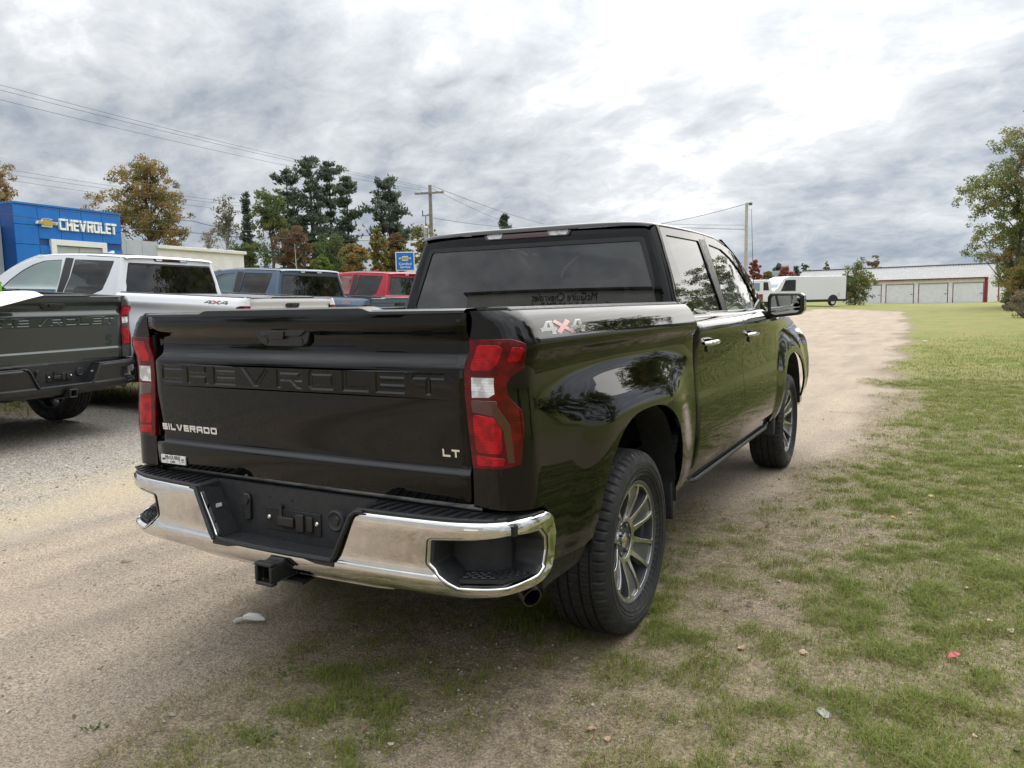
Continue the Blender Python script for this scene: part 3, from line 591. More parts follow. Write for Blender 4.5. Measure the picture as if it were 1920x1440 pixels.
# ---------------------------------------------------------------- delivery van
def box_van():
    a = at(1448, 576, 70); b = at(1587, 575, 73); ang = math.atan2(b[1]-a[1], b[0]-a[0]); zg = gz((a[0]+b[0])/2, (a[1]+b[1])/2); L = float(np.hypot(*(b-a)[:2]))
    r = empty('delivery_van', (a[0], a[1], zg), (0, 0, ang)); tag(r, 'long white step van with dark skirt parked before the storage units', 'van'); W = 2.1; Z1 = 2.78; k = L/6.7
    S = lambda pts: [(x*k, z) for x, z in pts]
    MB().prism(rpoly(S([(.25, .55), (6.62, .55), (6.66, 2.66), (6.5, Z1), (1.5, Z1), (1.0, 2.62), (.45, 1.75), (.08, 1.45), (.05, .7)]), [.05, .05, .08, .1, .5, .3, .2, .12, .1]), 0, W, 'y').build('body', WHITEP, r, bevel=.04)
    MB().prism(S([(.05, .38), (5.0, .38), (5.0, .62), (.04, .62)]), -.02, W+.02, 'y').build('skirt', TRIM_V, r, bevel=.02); MB().prism(S([(5.9, .42), (6.7, .42), (6.7, .62), (5.9, .62)]), -.02, W+.02, 'y').build('skirt', TRIM_V, r, bevel=.02)
    MB().prism(S([(6.64, .55), (6.74, .55), (6.74, 2.70), (6.66, 2.72)]), .05, W-.05, 'y').build('rear_frame', TRIM_V, r)
    MB().prism(rpoly(S([(1.12, 2.42), (1.45, 2.46), (2.02, 2.46), (2.02, 1.45), (.72, 1.45)]), .05), -.02, .02, 'y').build('door_window', mat('van_glass', (.03, .04, .045), .05, coat=1), r)
    MB().prism(S([(.98, 2.40), (1.12, 2.42), (.70, 1.45), (.58, 1.42)]), -.021, .02, 'y').build('front_pillar', WHITEP, r); MB().prism(S([(1.52, 2.44), (1.60, 2.44), (1.40, 1.47), (1.30, 1.47)]), -.03, .02, 'y').build('window_bar', TRIM_V, r)
    MB().prism(S([(.95, 2.5), (.98, 2.42), (.50, 1.72), (.45, 1.78)]), .15, W-.15, 'y').build('windscreen', mat('van_screen', (.25, .30, .30), .05, coat=1), r)
    MB().prism([(5.42*k+.62*math.cos(t), .42+.62*math.sin(t)) for t in np.linspace(0, PI, 15)], -.035, .3, 'y').build('wheel_arch', TRIM_V, r)
    for x in (1.35, 5.42):
        w = bpy.data.objects.new('wheel', None); link(w, r); w.location = (x*k, .12, .40)
        MB().lathe([(.12, .24), (.13, .36), (.10, .40), (-.10, .40), (-.13, .36), (-.12, .24)], 28, 'y').build('tyre', MATS['tyre_van'] if 'tyre_van' in MATS else mat('tyre_van', (.015, .015, .015), .8), w); MB().lathe([(-.135, .0001), (-.14, .08), (-.10, .12), (-.12, .22), (-.11, .25)], 24, 'y').build('rim', WHITEP, w)
    MB().lathe([(-.005, .13), (-.012, .14), (-.005, .15)], 24, 'y', c=(5.95*k, 0, 1.02)).build('fuel_flap', TRIM_V, r); MB().box((6.7*k, .1, .6), (6.8*k, .25, .85)).build('tail_light', RED_T, r)
TRIM_V = mat('van_black_plastic', (.018, .018, .02), .6, var=.2)
box_van()
def far_van():
    a = at(1404, 576, 62); zg = gz(a[0], a[1]); r = empty('camper_van', (a[0], a[1], zg), (0, 0, .5)); tag(r, 'small white van with pale blue side window behind the mirror', 'van')
    MB().prism(rpoly([(0, .5), (2.1, .5), (2.05, 1.35), (1.85, 1.4), (1.72, 2.15), (1.5, 2.25), (-.6, 2.25), (-.7, .5)], .1), 0, 1.8, 'y').build('body', WHITEP, r, bevel=.05)
    MB().box((.05, -.015, 1.35), (.85, .01, 2.0)).build('side_window', mat('pale_blue_glass', (.20, .27, .33), .08, coat=1), r); MB().box((-.5, -.015, 1.4), (-.05, .01, 2.0)).build('side_window', MATS['pale_blue_glass'], r); MB().prism([(1.15, 1.4), (1.6, 1.4), (1.5, 2.05), (1.15, 2.05)], -.015, .01, 'y').build('rear_window', TRIM_V, r); MB().box((.3, -.03, .55), (1.1, .0, 1.1)).build('red_panel', RED_T, r); MB().box((1.2, -.03, .5), (2.0, .0, .95)).build('bumper', WHITEP, r)
    for x in (.0, 1.6): MB().lathe([(.1, .0001), (.1, .33), (-.1, .33), (-.1, .0001)], 20, 'y', c=(x, .1, .33)).build('wheel', TRIM_V, r)
far_van()
def far_boxes():
    for px, w, lab in ((1404.5, 2.15, 'white box trailer, leftmost of the far trailers by the pole'), (1418.5, 1.05, 'white box trailer, second of the far trailers'), (1425.5, .85, 'white box trailer, third of the far trailers'), (1432, .8, 'lowest white box trailer at the right of the far trailers')):
        a = at(px, 521 if px < 1430 else 524, 150); zg = gz(a[0], a[1]); r = empty('box_trailer', (a[0], a[1], zg), (0, 0, .45)); tag(r, lab, 'trailer', 'far box trailers'); k = 150/1445*12/1.25
        MB().box((0, 0, .9), (w*.93, 5, a[2]-zg)).build('trailer_box', WHITEP, r, bevel=.05)
        for x in (.25, w*.93-.25): MB().lathe([(.1, .0001), (.1, .5), (-.1, .5), (-.1, .0001)], 16, 'y', c=(x, .3, .5)).build('wheel', TRIM_V, r)
    a = at(1448, 508, 110); b = at(1462, 508, 110); zg = gz(a[0], a[1]); r = empty('panel_board', (a[0], a[1], zg), (0, 0, math.atan2(b[1]-a[1], b[0]-a[0]))); h = a[2]-zg; w = float(np.hypot(*(b-a)[:2])); tag(r, 'grey panelled board on posts left of the storage roof', 'board')
    for i in range(3):
        for j in range(3): MB().box((i*w/3+.01, 0, h-.02-(j+1)*.42), ((i+1)*w/3-.01, .05, h-.03-j*.42)).build('board_panel', GREYC, r)
    MB().box((0, .05, h-1.35), (w, .08, h)).build('board_back', WHITEF, r)
    for x in (.05, w-.05): MB().tube([(x, .1, 0), (x, .1, h)], .05, 8).build('post', GALV, r)
far_boxes()
# ---------------------------------------------------------------- storage units
def storage(px, py_b, depth, label, n=6, ang=None, ridge=1.75, first=True):
    a = at(px, py_b, depth); zg = gz(a[0], a[1]); r = empty('storage_building', (a[0], a[1], zg), (0, 0, ang)); tag(r, label, 'storage building', 'storage buildings'); bay = 3.72; L = n*bay+.35; EH = 2.85; D = 8.5
    # local x runs left along the front
    MB().box((.06, .12, 0), (L, D-.1, EH)).build('wall', WALLW, r)
    for i in range(n):
        x0 = .32+i*bay; MB().box((x0+.10, .06, 0), (x0+bay-.55, .13, 2.28)).build('roller_door', DOORW, r)
        for k in range(9): MB().box((x0+.10, .050, .12+k*.24), (x0+bay-.55, .07, .135+k*.24)).build('door_slat_edge', DOORW, r) if first and i < 4 else None
        for a0, b0 in (((x0+.04, .045, 0), (x0+.10, .14, 2.33)), ((x0+bay-.55, .045, 0), (x0+bay-.49, .14, 2.33)), ((x0+.10, .045, 2.28), (x0+bay-.55, .14, 2.33))): MB().box(a0, b0).build('door_trim', RED_T, r)
        MB().box((x0+bay-.43, .02, 0), (x0+bay-.02, .11, 2.45)).build('pier', WALLW, r); MB().box((x0+.16, .02, 1.05), (x0+.42, .06, 1.11)).build('door_latch', TRIM_V, r)
    MB().box((0, .0, 0), (.30, .14, EH)).build('corner_trim', RED_T, r); MB().box((0, .14, 0), (.05, .5, EH)).build('corner_trim', RED_T, r); MB().box((0, D-.5, 0), (.05, D, EH)).build('corner_trim', RED_T, r)
    MB().box((-.02, .02, EH-.42), (L, .115, EH-.02)).build('fascia', WALLW, r); MB().box((-.1, -.22, EH+.0), (L, .0, EH+.10)).build('gutter', RED_T, r)
    MB().prism([(0, EH), (D, EH), (D/2, EH+ridge)], .02, .06, 'x').build('gable', WALLW, r)
    rf = MB(); nr = int(L/.30)
    for side in (0, 1):
        P0 = []; 
        for j in range(nr*2+1):
            x = -.25+(L+.3)*j/(nr*2); up_ = .045 if j % 2 else 0
            e = (-.25, EH+.02-.10) if side == 0 else (D+.25, EH-.08); P0.append([(x, e[0], e[1]+up_), (x, D/2, EH+ridge+.02+up_)])
        rf.grid(P0 if side else [q[::-1] for q in P0])
    rf.build('roof', ROOFW, r, smooth=10); MB().box((-.27, D/2-.2, EH+ridge+.03), (L+.05, D/2+.2, EH+ridge+.10)).build('ridge_cap', ROOFW, r)
SA = at(1848, 567, 90); SB_ = at(1497, 572, 104); SANG = math.atan2(SB_[1]-SA[1], SB_[0]-SA[0])
def storage_all():
    # mirror the local frame so that x runs to the left and y away from the camera
    storage(1850, 567, 90, 'long white storage building with roller doors nearest in the row', 6, SANG, 1.75)
    storage(1872, 566, 106, 'second storage building whose end shows behind the nearest', 2, SANG, 1.75, False)
    storage(1880, 565, 124, 'third storage building just showing at the far right end', 1, SANG, 1.75, False)
storage_all()
for o in [o for o in bpy.data.objects if o.name.startswith('storage_building')]: o.scale = (1, -1, 1)
# ---------------------------------------------------------------- the dealer's own building behind the camera, seen mirrored in the rear window
def service_building():
    r = empty('service_building', (-8.55, -17.95, 0), (0, 0, 3.10)); tag(r, 'pale service building with lettered wall mirrored in the rear window', 'building')
    MB().box((-14, .0, 0), (5.3, 12, 7.55)).build('wall', mat('pale_siding', (.36, .36, .355), .7, var=.06), r); MB().box((-14.2, -.10, 7.55), (5.5, 12.2, 7.62)).build('roof_edge', TRIM_V, r)
    MB().box((3.1, -.06, 5.2), (4.7, .0, 6.95)).build('upper_window', WINB, r); MB().box((3.0, -.05, 6.95), (4.8, .0, 7.03)).build('window_trim', TRIM_V, r); MB().box((-12, -.06, 0), (-8, .0, 3.6)).build('roller_door', DOORW, r)
    M = lambda z: Matrix.Translation((.1, -.02, z)) @ Matrix.Rotation(PI/2, 4, 'X')
    INK = mat('black_lettering', (.012, .012, .02), .5); font_mesh('McGuire Chevrolet', .40, 'wall_lettering', INK, r, M(7.22), .01); font_mesh('Service & Sell All GM Products', .34, 'wall_lettering', INK, r, M(6.93), .01)
service_building()
# ---------------------------------------------------------------- pickup truck
def pchip(pts):
    xs=np.array([p[0] for p in pts],float);ys=np.array([p[1] for p in pts],float)
    o=np.argsort(xs);xs=xs[o];ys=ys[o]
    h=np.diff(xs);d=np.diff(ys)/h;m=np.zeros(len(xs))
    m[0]=d[0];m[-1]=d[-1]
    for i in range(1,len(xs)-1):
        if d[i-1]*d[i]>0:
            w1=2*h[i]+h[i-1];w2=h[i]+2*h[i-1];m[i]=(w1+w2)/(w1/d[i-1]+w2/d[i])
    def f(x):
        x=min(max(x,xs[0]),xs[-1]);i=min(max(int(np.searchsorted(xs,x))-1,0),len(xs)-2)
        t=(x-xs[i])/h[i];t2=t*t;t3=t2*t
        return (2*t3-3*t2+1)*ys[i]+(t3-2*t2+t)*h[i]*m[i]+(-2*t3+3*t2)*ys[i+1]+(t3-t2)*h[i]*m[i+1]
    return f
def sstep(a,b,x):
    t=min(max((x-a)/(b-a),0),1);return t*t*(3-2*t)
ARC=(.02,.43,.53,.58,2.6)      # rear arch y0,z0,a,b,n
ARF=(3.76,.43,.53,.57,2.6)     # front arch
def arck(A,y,z):
    return (abs((y-A[0])/A[2])**A[4]+abs((z-A[1])/A[3])**A[4])**(1/A[4])
BEDP=pchip([(1.448,.938),(1.435,.956),(1.36,.998),(1.343,1.005),(1.325,1.003),(1.27,.980),(1.2,.976),(1.1,.982),(1.0,.990),(.9,.997),(.8,1.0),(.68,.995),(.58,.98),(.48,.94)])
HAUN=pchip([(1.345,0),(1.32,-.004),(1.28,-.016),(1.25,-.020),(1.22,-.017),(1.15,.002),(1.08,.022),(1.0,.030),(.9,.030),(.8,.026),(.68,.018),(.55,.005),(.48,0)])
def haunch(y,z): return HAUN(z)*sstep(-1.02,-.30,y)*sstep(.80,.30,y)
def flare(y,z):
    k=min(arck(ARC,y,z),arck(ARF,y,z))
    return .022*sstep(1.48,1.06,k)
def Xbed(y,z): return BEDP(z)+.024*sstep(-1.1,.5,y)+haunch(y,z)+.5*flare(y,z)*(1 if z<1.3 else sstep(1.36,1.26,z))
# bed skin with the rear corner wrapped: u is y on the side, arc length round the corner, then inward on the rear face
UB=-.93;RB=.115
def bed_skin(u,z):
    if u>=UB: return (Xbed(u,z),u,z)
    x0=Xbed(UB,z)-RB; a=(UB-u)/RB
    if a<=math.pi/2: return (x0+RB*math.cos(a),UB-RB*math.sin(a),z)
    return (x0-(a-math.pi/2)*RB,UB-RB,z)
# cab skin
BELT=1.375
DOORP=pchip([(1.375,.918),(1.366,.945),(1.345,.995),(1.325,1.020),(1.30,1.026),(1.27,1.023),(1.2,1.008),(1.1,1.0),(1.0,1.004),(.88,1.018),(.75,1.022),(.62,1.005),(.5,.965)])
def Xcab(y,z):
    nar=.055*max(0,(y-2.3)/1.2)**2 if z>1.2 else .055*max(0,(y-2.3)/1.2)**2*max(0,(z-.9)/.3)
    if z<=BELT: return DOORP(z)-nar*sstep(1.0,1.37,z)+flare(y,z)*sstep(1.3,1.1,z)
    t=z-BELT
    return .918-.24*t-.13*t*t-nar*(1+.5*t)
RC=.05
def Yback(z): return .835+.15*max(0,z-1.40)+2.0*max(0,z-1.86)**2
def cab_skin(u,z):   # u=y on the side; wraps the rear corner
    y0=Yback(z)+RC
    if u>=y0: return (Xcab(u,z),u,z)
    x0=Xcab(y0,z)-RC;a=(y0-u)/RC
    if a<=math.pi/2: return (x0+RC*math.cos(a),y0-RC*math.sin(a),z)
    q=(a-math.pi/2)*RC
    return (x0-q,y0-RC-.09*q*0,z)
def back_skin(x,z): return (x,Yback(z)-.012*(1-(x/.75)**2),z)
TGP=pchip([(1.462,-1.022),(1.452,-1.05),(1.440,-1.066),(1.406,-1.069),(1.394,-1.064),(1.352,-1.032),(1.340,-1.029),(1.306,-1.032),(1.294,-1.037),(1.264,-1.056),(1.252,-1.059),(1.15,-1.059),(1.0,-1.05),(.936,-1.046),(.926,-1.046),(.914,-1.052),(.904,-1.063),(.894,-1.064),(.80,-1.056)])
def tg_skin(x,z): return (x,TGP(z)+.012*(x/.8)**4,z)

BPTS=[(0,-1.185),(.3,-1.178),(.6,-1.160),(.8,-1.135),(.92,-1.09),(.985,-1.01),(1.008,-.92),(1.012,-.78)]
def _path():
    n=len(BPTS);out=[]
    for i in range(n-1):
        p=[np.array(BPTS[max(i-1,0)]),np.array(BPTS[i]),np.array(BPTS[i+1]),np.array(BPTS[min(i+2,n-1)])]
        if i==0:p[0]=np.array([-.3,-1.178])
        for k in range(16):
            t=k/16;out.append(.5*(2*p[1]+(p[2]-p[0])*t+(2*p[0]-5*p[1]+4*p[2]-p[3])*t*t+(3*p[1]-p[0]-3*p[2]+p[3])*t**3))
    out.append(np.array(BPTS[-1]));out=np.array(out)
    s=np.concatenate([[0],np.cumsum(np.hypot(*np.diff(out,axis=0).T))])
    return out,s
BPA,BPS=_path()
def bpath(u):
    a=abs(u);x=np.interp(a,BPS,BPA[:,0]);y=np.interp(a,BPS,BPA[:,1])
    d=np.array([np.interp(a+.02,BPS,BPA[:,0])-np.interp(a-.02,BPS,BPA[:,0]) if a>.02 else .04,np.interp(a+.02,BPS,BPA[:,1])-np.interp(a-.02,BPS,BPA[:,1]) if a>.02 else 0.])
    d/=np.hypot(*d);n=np.array([d[1],-d[0]])
    sg=1 if u>=0 else -1
    return x*sg,y,n[0]*sg,n[1]
BUO=pchip([(.785,.06),(.776,.022),(.765,.006),(.75,0),(.62,.004),(.592,.003),(.580,-.006),(.568,-.008),(.54,-.003),(.51,.018),(.49,.06)])
def bump_skin(u,z,extra=0):
    x,y,nx,ny=bpath(u);o=BUO(z)+extra
    return (x-nx*o,y-ny*o,z)
def u_in(z): return UB-RB*PI/2-(Xbed(UB, z)-RB-.812)
BLACK = paint('black_paint', (.0010, .0010, .0012)); CHROME = mat('chrome', (.72, .71, .69), .045, 1.0, var=.06, vscale=20)
TRIM = mat('black_textured_plastic', (.016, .017, .019), .5, var=.25, vscale=30, bump=.25, bscale=700)
TRIM2 = mat('black_smooth_plastic', (.012, .012, .013), .32, var=.2, vscale=12)
DARK = mat('underbody_black', (.008, .008, .008), .8, var=.3, vscale=6)
RUBBER = mat('tyre_rubber', (.014, .014, .015), .68, var=.35, vscale=9, bump=.2, bscale=300)
ALLOY = mat('machined_alloy', (.58, .58, .58), .20, 1.0, var=.08, vscale=30)
POCKET = mat('grey_wheel_paint', (.060, .062, .068), .35, 0.0, coat=.5, var=.1)
BRAKE = mat('brake_steel', (.10, .095, .09), .5, .8, var=.3, vscale=20)
RED = lens('red_lens', (.13, .0005, .004), .12); REDB = lens('bright_red_lens', (.44, .002, .010), .15); CLEAR = lens('clear_lens', (.75, .76, .76))
DRED = mat('dark_red_lens', (.045, .001, .003), .12, coat=1)
PRIV = glass('privacy_glass', (.045, .052, .056), 1.9); TINT = glass('side_glass', (.34, .40, .38), 1.5); SPRIV = glass('side_privacy_glass', (.05, .057, .06), 1.5); WIND = glass('windscreen_glass', (.72, .80, .77))
SEAT = mat('seat_cloth', (.018, .018, .02), .85, var=.3, vscale=14)
BADGE = mat('badge_chrome', (.85, .85, .84), .10, 1.0, var=.04)
GOLD = mat('gold_badge', (.72, .47, .12), .25, .9, var=.1)
WHITE_P = mat('white_plastic', (.75, .75, .73), .45, var=.05)
DECAL_D = mat('dark_decal', (.045, .047, .052), .2, coat=1, var=.1); DECAL_W = mat('white_decal', (.40, .40, .39), .3, coat=1, var=.05); DECAL_R = mat('red_decal', (.34, .02, .025), .25, coat=1, var=.1)
STEEL = mat('zinc_bolt', (.7, .7, .68), .3, 1.0); HITCH = mat('hitch_black_coat', (.012, .012, .013), .42, var=.3, vscale=20, bump=.3, bscale=200)
EXH = mat('exhaust_steel', (.10, .095, .09), .38, 1.0, var=.3, vscale=25)
def arch_pts(A, z0, z1, n=26):
    """points over a wheel arch, rear foot at height z0 to front foot at z1"""
    y0, zc, a, b, e = A; out = []
    f0 = -math.acos(max(-1, min(1, 0)))
    t0 = math.asin(abs((z0-zc)/b)**(e/2)); t1 = math.asin(abs((z1-zc)/b)**(e/2))
    for k in range(n+1):
        t = t0+(PI-t1-t0)*k/n; c, s = math.cos(t), math.sin(t)
        out.append((y0-a*math.copysign(abs(c)**(2/e), c), zc+b*abs(s)**(2/e)))
    return out
TLO = [(-1.037, 1.354), (-.996, 1.339), (-.973, 1.262), (-1.018, 1.238), (-1.036, 1.212), (-1.030, 1.168), (-.990, 1.122), (-.987, 1.07), (-1.009, .95), (-1.075, .935)]
def make_wheel(parent, x, y, mirror):
    """wheel > tyre, rim, pocket, cap, lug nuts; drawn facing +x"""
    w = bpy.data.objects.new('wheel', None); link(w, parent); w.location = (x, y, .405); w.empty_display_size = .1
    if mirror: w.rotation_euler = (0, 0, PI)
    global WHEEL_MESHES
    if WHEEL_MESHES is None:
        WHEEL_MESHES = []
        # tyre: ribs, circumferential grooves and shoulder slots
        prof = [(-.10, .268), (-.118, .277), (-.130, .300), (-.139, .33), (-.139, .355), (-.131, .381), (-.124, .392), (-.114, .400), (-.101, .4045), (-.086, .4065), (-.082, .4068)]
        for g in (-.072, -.026, .026, .072): prof += [(g-.0055, .4085 if abs(g) > .05 else .410), (g-.0045, .400), (g+.0045, .400), (g+.0055, .4085 if abs(g) > .05 else .410)]
        prof = prof+[(-h, r) for h, r in prof[:11][::-1]]; n = 300; mb = MB(); m_ = len(prof)
        for j in range(n):
            for i, (h, r) in enumerate(prof):
                rr = r; sh = 0
                if .095 < abs(h) < .128: rr = r-(.008 if j % 5 == 0 else 0)
                elif abs(h) <= .095 and r > .403:
                    if (j+int(abs(h)*60)) % 5 == 0: rr = r-.0035
                if .128 <= abs(h) < .1395 and r > .34 and r < .39: rr = r+.0012*(1 if (j//4) % 2 else 0)*0
                a = 2*PI*(j+h*18)/n if abs(h) < .1 else 2*PI*(j+math.copysign(.1, h)*18)/n
                mb.v.append((h, rr*math.cos(a), rr*math.sin(a)))
        for j in range(n):
            for i in range(m_-1):
                a = j*m_+i; b = ((j+1) % n)*m_+i; mb.f.append((a, a+1, b+1, b))
        k = len(mb.v)
        for rr in (.300, .318, .345):          # raised rings on the outer wall
            mb.lathe([(.1315 if rr < .31 else .1365 if rr < .33 else .1395, rr-.002), (.1335 if rr < .31 else .1385 if rr < .33 else .1412, rr), (.1315 if rr < .31 else .1375 if rr < .33 else .1395, rr+.002)], 90)
        WHEEL_MESHES.append(('tyre', mb.mesh('tyre', 16), RUBBER))
        rim = MB(); rim.lathe([(.100, .247), (.112, .255), (.118, .265), (.117, .2725), (.108, .275), (.100, .269), (.085, .256), (.03, .247), (-.10, .247), (-.11, .272)], 96)
        WHEEL_MESHES.append(('rim', rim.mesh('rim', 35), POCKET))
        def dish(yy, zz):
            r = math.hypot(yy, zz); return (.064+.048*sstep(.05, .24, r)-.008*sstep(.09, .045, r), yy, zz)
        pol = lambda r, a: ((r if r < .13 else r*1.045)*math.cos(a), (r if r < .13 else r*1.045)*math.sin(a)); D = PI/180
        circ = [pol(.247, 2*PI*k/96) for k in range(96)]; holes = []; pk = []
        for k in range(6):
            a = k*60*D+PI/2; b = a+30*D
            holes.append(rpoly([pol(.238, b-15*D), pol(.240, b), pol(.238, b+15*D), pol(.15, b+12.5*D), pol(.100, b+6*D), pol(.100, b-6*D), pol(.15, b-12.5*D)], [.012, 0, .012, .03, .012, .012, .03]))
            pk.append(rpoly([pol(.237, a-12*D), pol(.240, a), pol(.237, a+12*D), pol(.160, a+12.5*D), pol(.104, a+10*D), pol(.098, a), pol(.104, a-10*D), pol(.160, a-12.5*D)], [.016, 0, .016, .02, .012, 0, .012, .02]))
        f = panel('spokes', dish, circ, ALLOY, None, holes=holes+pk+[[pol(.084, 2*PI*k/40) for k in range(40)]], sp=.016, thick=.007, edge=.002); me = f.data; bpy.data.objects.remove(f); WHEEL_MESHES.append(('spokes', me, ALLOY))
        f = panel('spoke_backs', lambda yy, zz: (dish(yy, zz)[0]-.008, yy, zz), [pol(.245, 2*PI*k/72) for k in range(72)], POCKET, None, holes=[[(c[0]*1.0, c[1]*1.0) for c in h] for h in holes], sp=.03, thick=.035)
        me = f.data; bpy.data.objects.remove(f); WHEEL_MESHES.append(('spoke_pockets', me, POCKET))
        d = MB().lathe([(.01, .05), (.01, .175), (-.012, .178), (-.012, .05)], 48); WHEEL_MESHES.append(('brake_disc', d.mesh('brake_disc', 35), BRAKE))
        c = MB().lathe([(.072, .0001), (.071, .024), (.067, .033), (.045, .037)], 32); WHEEL_MESHES.append(('centre_cap', c.mesh('centre_cap', 40), BADGE))
        bt = MB().prism([(a*.019, b*.016) for a, b in BOWTIE], .072, .0735, 'x'); WHEEL_MESHES.append(('bowtie_badge', bt.mesh('bowtie_badge', 30), GOLD))
        for k in range(6):
            a = (k*60+30)*D+PI/2; q = MB().lathe([(.068, .0001), (.068, .007), (.064, .0105), (.05, .011)], 10, c=(0, .066*math.cos(a), .066*math.sin(a))); WHEEL_MESHES.append(('lug_nut', q.mesh('lug_nut', 30), POCKET))
    for nm, me, mm in WHEEL_MESHES:
        if not me.materials: me.materials.append(mm)
        link(bpy.data.objects.new(nm, me), w)
    return w
WHEEL_MESHES = None
def zrail(y): return ZR(y)
ZR = pchip([(.86, 1.866), (.95, 1.876), (1.65, 1.887), (2.143, 1.877), (2.40, 1.833), (2.623, 1.765), (3.091, 1.523), (3.303, 1.395)])
def make_truck():
    root = empty('pickup_truck'); B = lambda mb, n, m, **k: mb.build(n, m, root, **k)
    for s in (1, -1):
        mi = s < 0
        # bed side with wheel arch
        ol = [(u_in(.80), .80), (-.905, .795), (-.865, .75), (-.845, .60), (-.81, .563)]+arch_pts(ARC, .548, .505)+[(.62, .488), (.775, .488), (.79, .69), (.815, .9), (.825, 1.2), (.81, 1.36), (.80, 1.444), (.0, 1.446), (UB, 1.446), (u_in(1.446), 1.446), (u_in(1.357), 1.357)]+TLO+[(u_in(.927), .927)]
        bs = panel('bed_side', bed_skin, ol, BLACK, root, sp=.026, mirror=mi)
        # tail light
        lo = [(u_in(.932)+.002, .932), (u_in(1.352)+.002, 1.352)]+[(a-.003, b) for a, b in TLO]
        tl = panel('tail_light', bed_skin, lo, RED, root, sp=.02, mirror=mi, off=.004, edge=.004, holes=[[(-1.160, 1.163), (-1.096, 1.165), (-1.073, 1.178), (-1.074, 1.234), (-1.160, 1.234)]])
        panel('reverse_lamp', bed_skin, [(-1.159, 1.164), (-1.096, 1.166), (-1.074, 1.179), (-1.075, 1.233), (-1.159, 1.233)], CLEAR, tl, sp=.02, mirror=mi, off=.003)
        panel('stop_lamp', bed_skin, rpoly([(-1.160, 1.255), (-1.090, 1.255), (-1.070, 1.275), (-1.070, 1.325), (-1.085, 1.335), (-1.160, 1.335)], .012), REDB, tl, sp=.02, mirror=mi, off=.0055)
        panel('turn_lamp', bed_skin, rpoly([(-1.160, .985), (-1.070, .985), (-1.065, 1.06), (-1.085, 1.10), (-1.160, 1.11)], .015), REDB, tl, sp=.02, mirror=mi, off=.0055)
        panel('lamp_surround', bed_skin, [(-1.160, 1.118), (-1.085, 1.108), (-1.055, 1.06), (-1.05, .955), (-1.032, .955), (-1.035, 1.075), (-1.07, 1.135), (-1.072, 1.155), (-1.160, 1.155)], DRED, tl, sp=.02, mirror=mi, off=.0055)
        panel('side_reflector', bed_skin, rpoly([(-1.040, 1.285), (-1.005, 1.285), (-1.0, 1.325), (-1.040, 1.33)], .008), REDB, tl, sp=.02, mirror=mi, off=.0055)
        panel('lower_reflector', bed_skin, rpoly([(-1.160, .942), (-1.07, .945), (-1.06, .968), (-1.160, .974)], .006), REDB, tl, sp=.02, mirror=mi, off=.0055)
        B(MB().box((.80, -1.03, .93), (.86, -.98, 1.36)), 'lamp_housing', DARK, mirror=mi)
        # 4x4 decal on the shoulder
        def dm(h0):
            def f(a, b, l):
                p = np.array(bed_skin(a, b)); n = _nrm(np.cross(np.array(bed_skin(a+.001, b))-p, np.array(bed_skin(a, b+.001))-p)); q = p+n*(l+h0); return (q[0], q[1], q[2])
            return f
        H = .038; x0 = -.885 if not mi else -.545
        def place(polys, ox, sc=1.0):
            out = []
            for p in polys:
                q = [(x0+(ox+a)*H*2.84, 1.366+b*H) for a, b in p]
                if mi: q = [(-.545-(qa+.545)-.0, qb) for qa, qb in q]
                out.append(q if area2(q) > 0 else q[::-1])
            return out
        def grow(polys, g):
            r = []
            for p in polys:
                c = np.mean(p, 0); r.append([tuple(np.array(v)+_nrm(np.array(v)-c)*g*np.array([.55, 1])) for v in p])
            return r
        g4 = glyph('4', 1.0, .26); gx = glyph('X', 1.0, .26)
        dl = bpy.data.objects.new('decal', None); link(dl, root)
        raised('decal_outline', place(grow(g4, .07), 0)+place(grow(g4, .07), 2.1)+place(grow(gx, .05), 1.05), dm(.0006), .0002, DECAL_W, dl, mirror=mi)
        raised('decal_figure', place(g4, 0), dm(.001), .0002, DECAL_D, dl, mirror=mi)
        raised('decal_figure', place(g4, 2.1), dm(.001), .0002, DECAL_D, dl, mirror=mi)
        raised('decal_cross', place(gx, 1.05), dm(.0014), .0002, DECAL_R, dl, mirror=mi)
        # bed rail cap, inner wall, arch liner
        B(MB().prism([(.838, 1.440), (.930, 1.440), (.932, 1.449), (.915, 1.458), (.845, 1.458), (.838, 1.450)], -.985, .80, 'y'), 'bed_rail_cap', TRIM, mirror=mi, bevel=.004)
        B(MB().box((.815, -1.0, .74), (.84, .79, 1.437)), 'bed_wall', BLACK, mirror=mi)
        for A, nm, z0, z1 in ((ARC, 'wheel_arch_liner', .52, .46), (ARF, 'wheel_arch_liner', .47, .5)):
            a = arch_pts(A, z0, z1, 20); g = []
            for xx, k in ((1.0, 1.0), (.97, .985), (.62, .97), (.60, .9)): g.append([(xx, A[0]+(y-A[0])*k, A[1]+(z-A[1])*k) for y, z in a])
            B(MB().grid(g), nm, DARK, mirror=mi)
            B(MB().prism([(y*1, z) for y, z in a], .595, .60, 'x'), 'wheel_arch_liner', DARK, mirror=mi)
        # lower valance behind the wheel, mud guard in front of it
        panel('rear_valance', lambda u, z: (Xbed(u, z)-.006, u, z), [(-.80, .455), (-.53, .475), (-.515, .545), (-.805, .558)], TRIM, root, sp=.04, mirror=mi)
        B(MB().prism([(.545, .36), (.59, .36), (.62, .50), (.56, .60), (.535, .55)], .70, .985, 'x'), 'mud_guard', TRIM, mirror=mi, bevel=.01)
        B(MB().prism([(3.10, .38), (3.15, .38), (3.19, .52), (3.12, .56)], .70, .99, 'x'), 'mud_guard', TRIM, mirror=mi, bevel=.01)
        # cab corner, doors with windows
        uc = lambda z: Yback(z)+RC-RC*PI/2-.05
